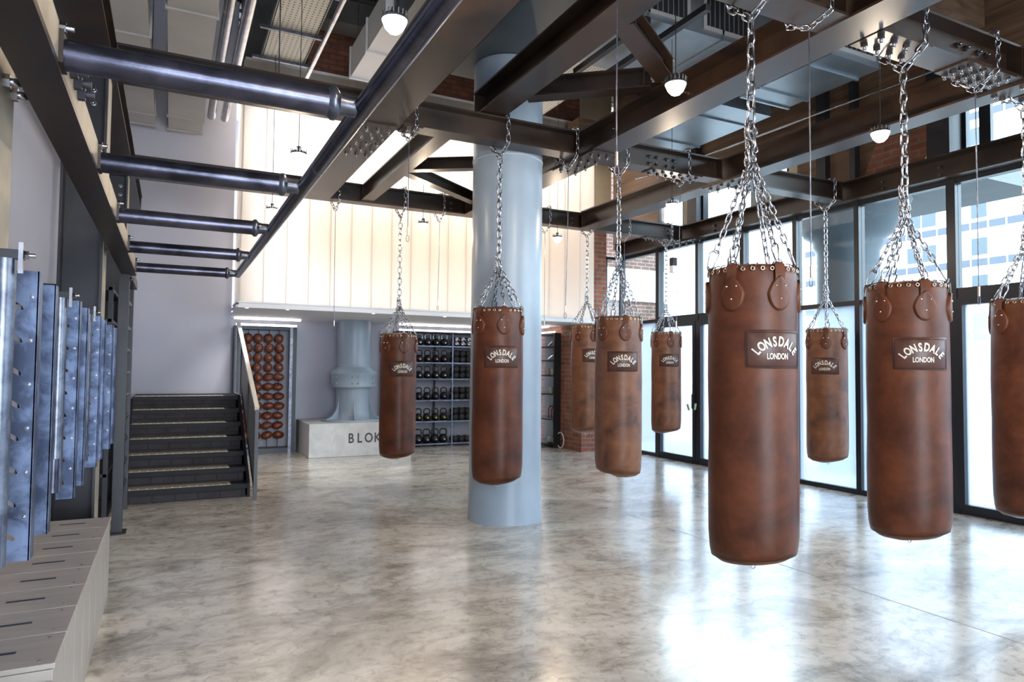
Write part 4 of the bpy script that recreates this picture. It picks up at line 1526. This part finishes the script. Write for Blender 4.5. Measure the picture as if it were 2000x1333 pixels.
# perforated trays
def tray(label, x0, x1, y0, y1, z, bar_y=()):
    t = thing('perforated_tray', label, 'cable tray')
    m_ = MATS.get('tray_perf')
    if not m_:
        m_ = mat('tray_perf', (0.5, 0.48, 0.42), 0.5)
        n, l, b = nodes(m_)
        vec = coords(m_, (18, 18, 18))
        vo = n.new('ShaderNodeTexVoronoi')
        vo.inputs['Randomness'].default_value = 0
        vo.inputs['Scale'].default_value = 1
        vo.voronoi_dimensions = '2D'
        l.new(vec, vo.inputs['Vector'])
        setcol(m_, ramp(m_, vo.outputs['Distance'], [(0.16, (0.06, 0.055, 0.05)), (0.22, (0.56, 0.54, 0.47))]))
    MB().box(x0, x1, y0, y1, z, z + 0.02).build('tray_base', 'tray_perf', t)
    for x in (x0, x1):
        MB().box(x - 0.01, x + 0.01, y0, y1, z, z + 0.08).build('tray_side', 'grey_panel', t)
    for y in (y0 + 0.3, y1 - 0.3):
        MB().tube([((x0 + x1) / 2, y, z + 0.02), ((x0 + x1) / 2, y, ZC)], 0.005, 6).build('hanger_rod', 'pipe_steel', t)
    for y in bar_y:
        MB().bar((x0 - 0.12, y, z - 0.03), (x1 + 0.12, y, z - 0.03), 0.04, 0.04).build('support_bar', 'pipe_steel', t)
    return t


tray('wide perforated tray at the top left of centre, warm lit', 0.95, 1.46, 6.7, 9.15, 5.5, (9.05, 8.2, 7.2))
tag(MB().tube([(1.55, 6.0, 5.45), (1.55, 9.6, 5.45)], 0.03, 12).build('service_pipe', 'brushed_chrome'), 'thin pipe along the right side of the wide perforated tray', 'pipe')
tray('perforated tray seen through the triangle of braces', 4.6, 5.6, 7.5, 10.4, 5.9, ())
tray('pale perforated tray at the upper right, under the dark roof', 6.2, 7.2, 5.2, 8.3, 6.3, ())
tray('perforated tray at the very top right of centre', 4.9, 6.0, 3.6, 5.3, 5.6, ())
duct('wide silver duct with two grilles above the middle girder', 4.25, 7.6, 6.05, 7.35, 5.5, 6.1, 'duct_metal', 1.1, [(4.70, 5.25), (5.55, 6.25)])
duct('bluish silver duct with one grille at the upper right', 6.25, 7.05, 4.9, 6.2, 4.95, 5.4, 'duct_metal', 0.7, [(6.35, 6.9)])
duct('flat bright silver duct beside the top right beams', 6.3, 7.2, 6.6, 8.6, 5.0, 5.25, 'duct_metal', 1.0)
for k, (x, y0_, y1_) in enumerate(((4.55, 5.9, 7.4), (4.95, 5.4, 7.3))):
    tag(MB().box(x, x + 0.07, y0_, y1_, 5.35, 5.42).build('strut_channel', 'black_steel'), ['left black strut channel under the silver duct', 'right black strut channel under the silver duct'][k], 'strut')
t = thing('cable_conduit', 'long thin pale conduit rising across the upper right', 'conduit')
MB().tube([(7.0, 9.2, 5.3), (7.3, 5.15, 5.3)], 0.015, 8).build('pipe_run', 'brushed_chrome', t)
for x, y in ((7.02, 8.9), (7.2, 5.0)):
    MB().tube([(x, y, 5.3), (x, y, ZC)], 0.005, 6).build('hanger_rod', 'pipe_steel', t)
t = thing('cable_conduit', 'lower pale conduit with brackets across the upper right', 'conduit')
MB().tube([(7.35, 9.8, 4.95), (7.35, 9.2, 4.9), (7.5, 4.5, 4.9)], 0.015, 8).build('pipe_run', 'brushed_chrome', t)
MB().tube([(7.5, 4.6, 4.9), (7.5, 4.6, ZC)], 0.005, 6).build('hanger_rod', 'pipe_steel', t)
tag(MB().box(1.8, 2.9, 9.9, 10.3, 6.6, 6.95).build('roof_joist', 'dark_ceiling'), 'grey ribbed roof joist over the upper brick wall', 'joist')

# door lever on double doors
t = thing('door_handle', 'black door pull with pale green grips on the rear glass doors', 'door handle', (XG - 0.06, 8.78, 1.02))
MB().tube([(0, 0, -0.14), (-0.05, 0, -0.1), (-0.05, 0, 0.12), (0, 0, 0.16)], 0.014, 8).build('pull_bar', 'black_rubber', t)
MB().tube([(-0.04, -0.05, -0.12), (-0.05, -0.08, -0.02)], 0.018, 8).build('grip', 'handle_green', t)
MB().tube([(-0.04, 0.09, -0.14), (-0.05, 0.12, -0.04)], 0.018, 8).build('grip', 'handle_green', t)

# ------------------------------------------------------------------ outside
struct('floor_street', MB().box(8.0, 110, -40, 90, -0.3, -0.14), 'street_paving')
struct('wall_outside_brick', MB().box(8.3, 10.6, 13.0, 13.6, -0.2, 9), 'brick_outside')
tag(MB().box(8.3, 10.62, 12.95, 13.0, 3.15, 3.9).build('render_band', 'facade_white'), 'whitish rendered band on the outside brick wall', 'render band')
ob = thing('office_building', 'white office block across the street with rows of bluish windows', 'building', (55, 0, -0.2))
MB().box(0, 10, -30, 75, 0, 34).build('facade_wall', 'facade_white', ob)
wproto = None
cnt = 0
zs = [4.2 + 2.85 * k for k in range(7)]
mbw = None
for k, z in enumerate(zs):
    mb_ = MB()
    y = 8.0
    while y < 46:
        mb_.box(-0.06, 0, y, y + 1.12, z, z + 0.55)
        y += 1.28
    mb_.build('spandrel_row', 'window_blue', ob)
    mb_ = MB()
    y = 8.0
    while y < 46:
        if (int(y * 10) % 3) == 0:
            mb_.box(-0.05, 0, y, y + 1.12, z + 0.85, z + 2.15)
        y += 1.28
    mb_.build('window_row', 'window_grey', ob)
# exterior mushroom column + undercroft slab
ec = thing('outside_column', 'fat pale blue column with a flared head outside the glass', 'column', (10.5, 7.95, -0.14))
MB().lathe([(0.5, 0), (0.5, 3.75), (0.56, 3.85), (0.56, 3.95), (0.7, 4.05), (0.95, 4.5), (1.0, 4.6)], seg=40).build('shaft', 'outside_paint', ec)
tag(MB().box(9.2, 12.5, 5.9, 8.9, 4.48, 4.9).build('canopy_slab', 'canopy_grey'), 'grey canopy slab resting on the outside column', 'canopy')
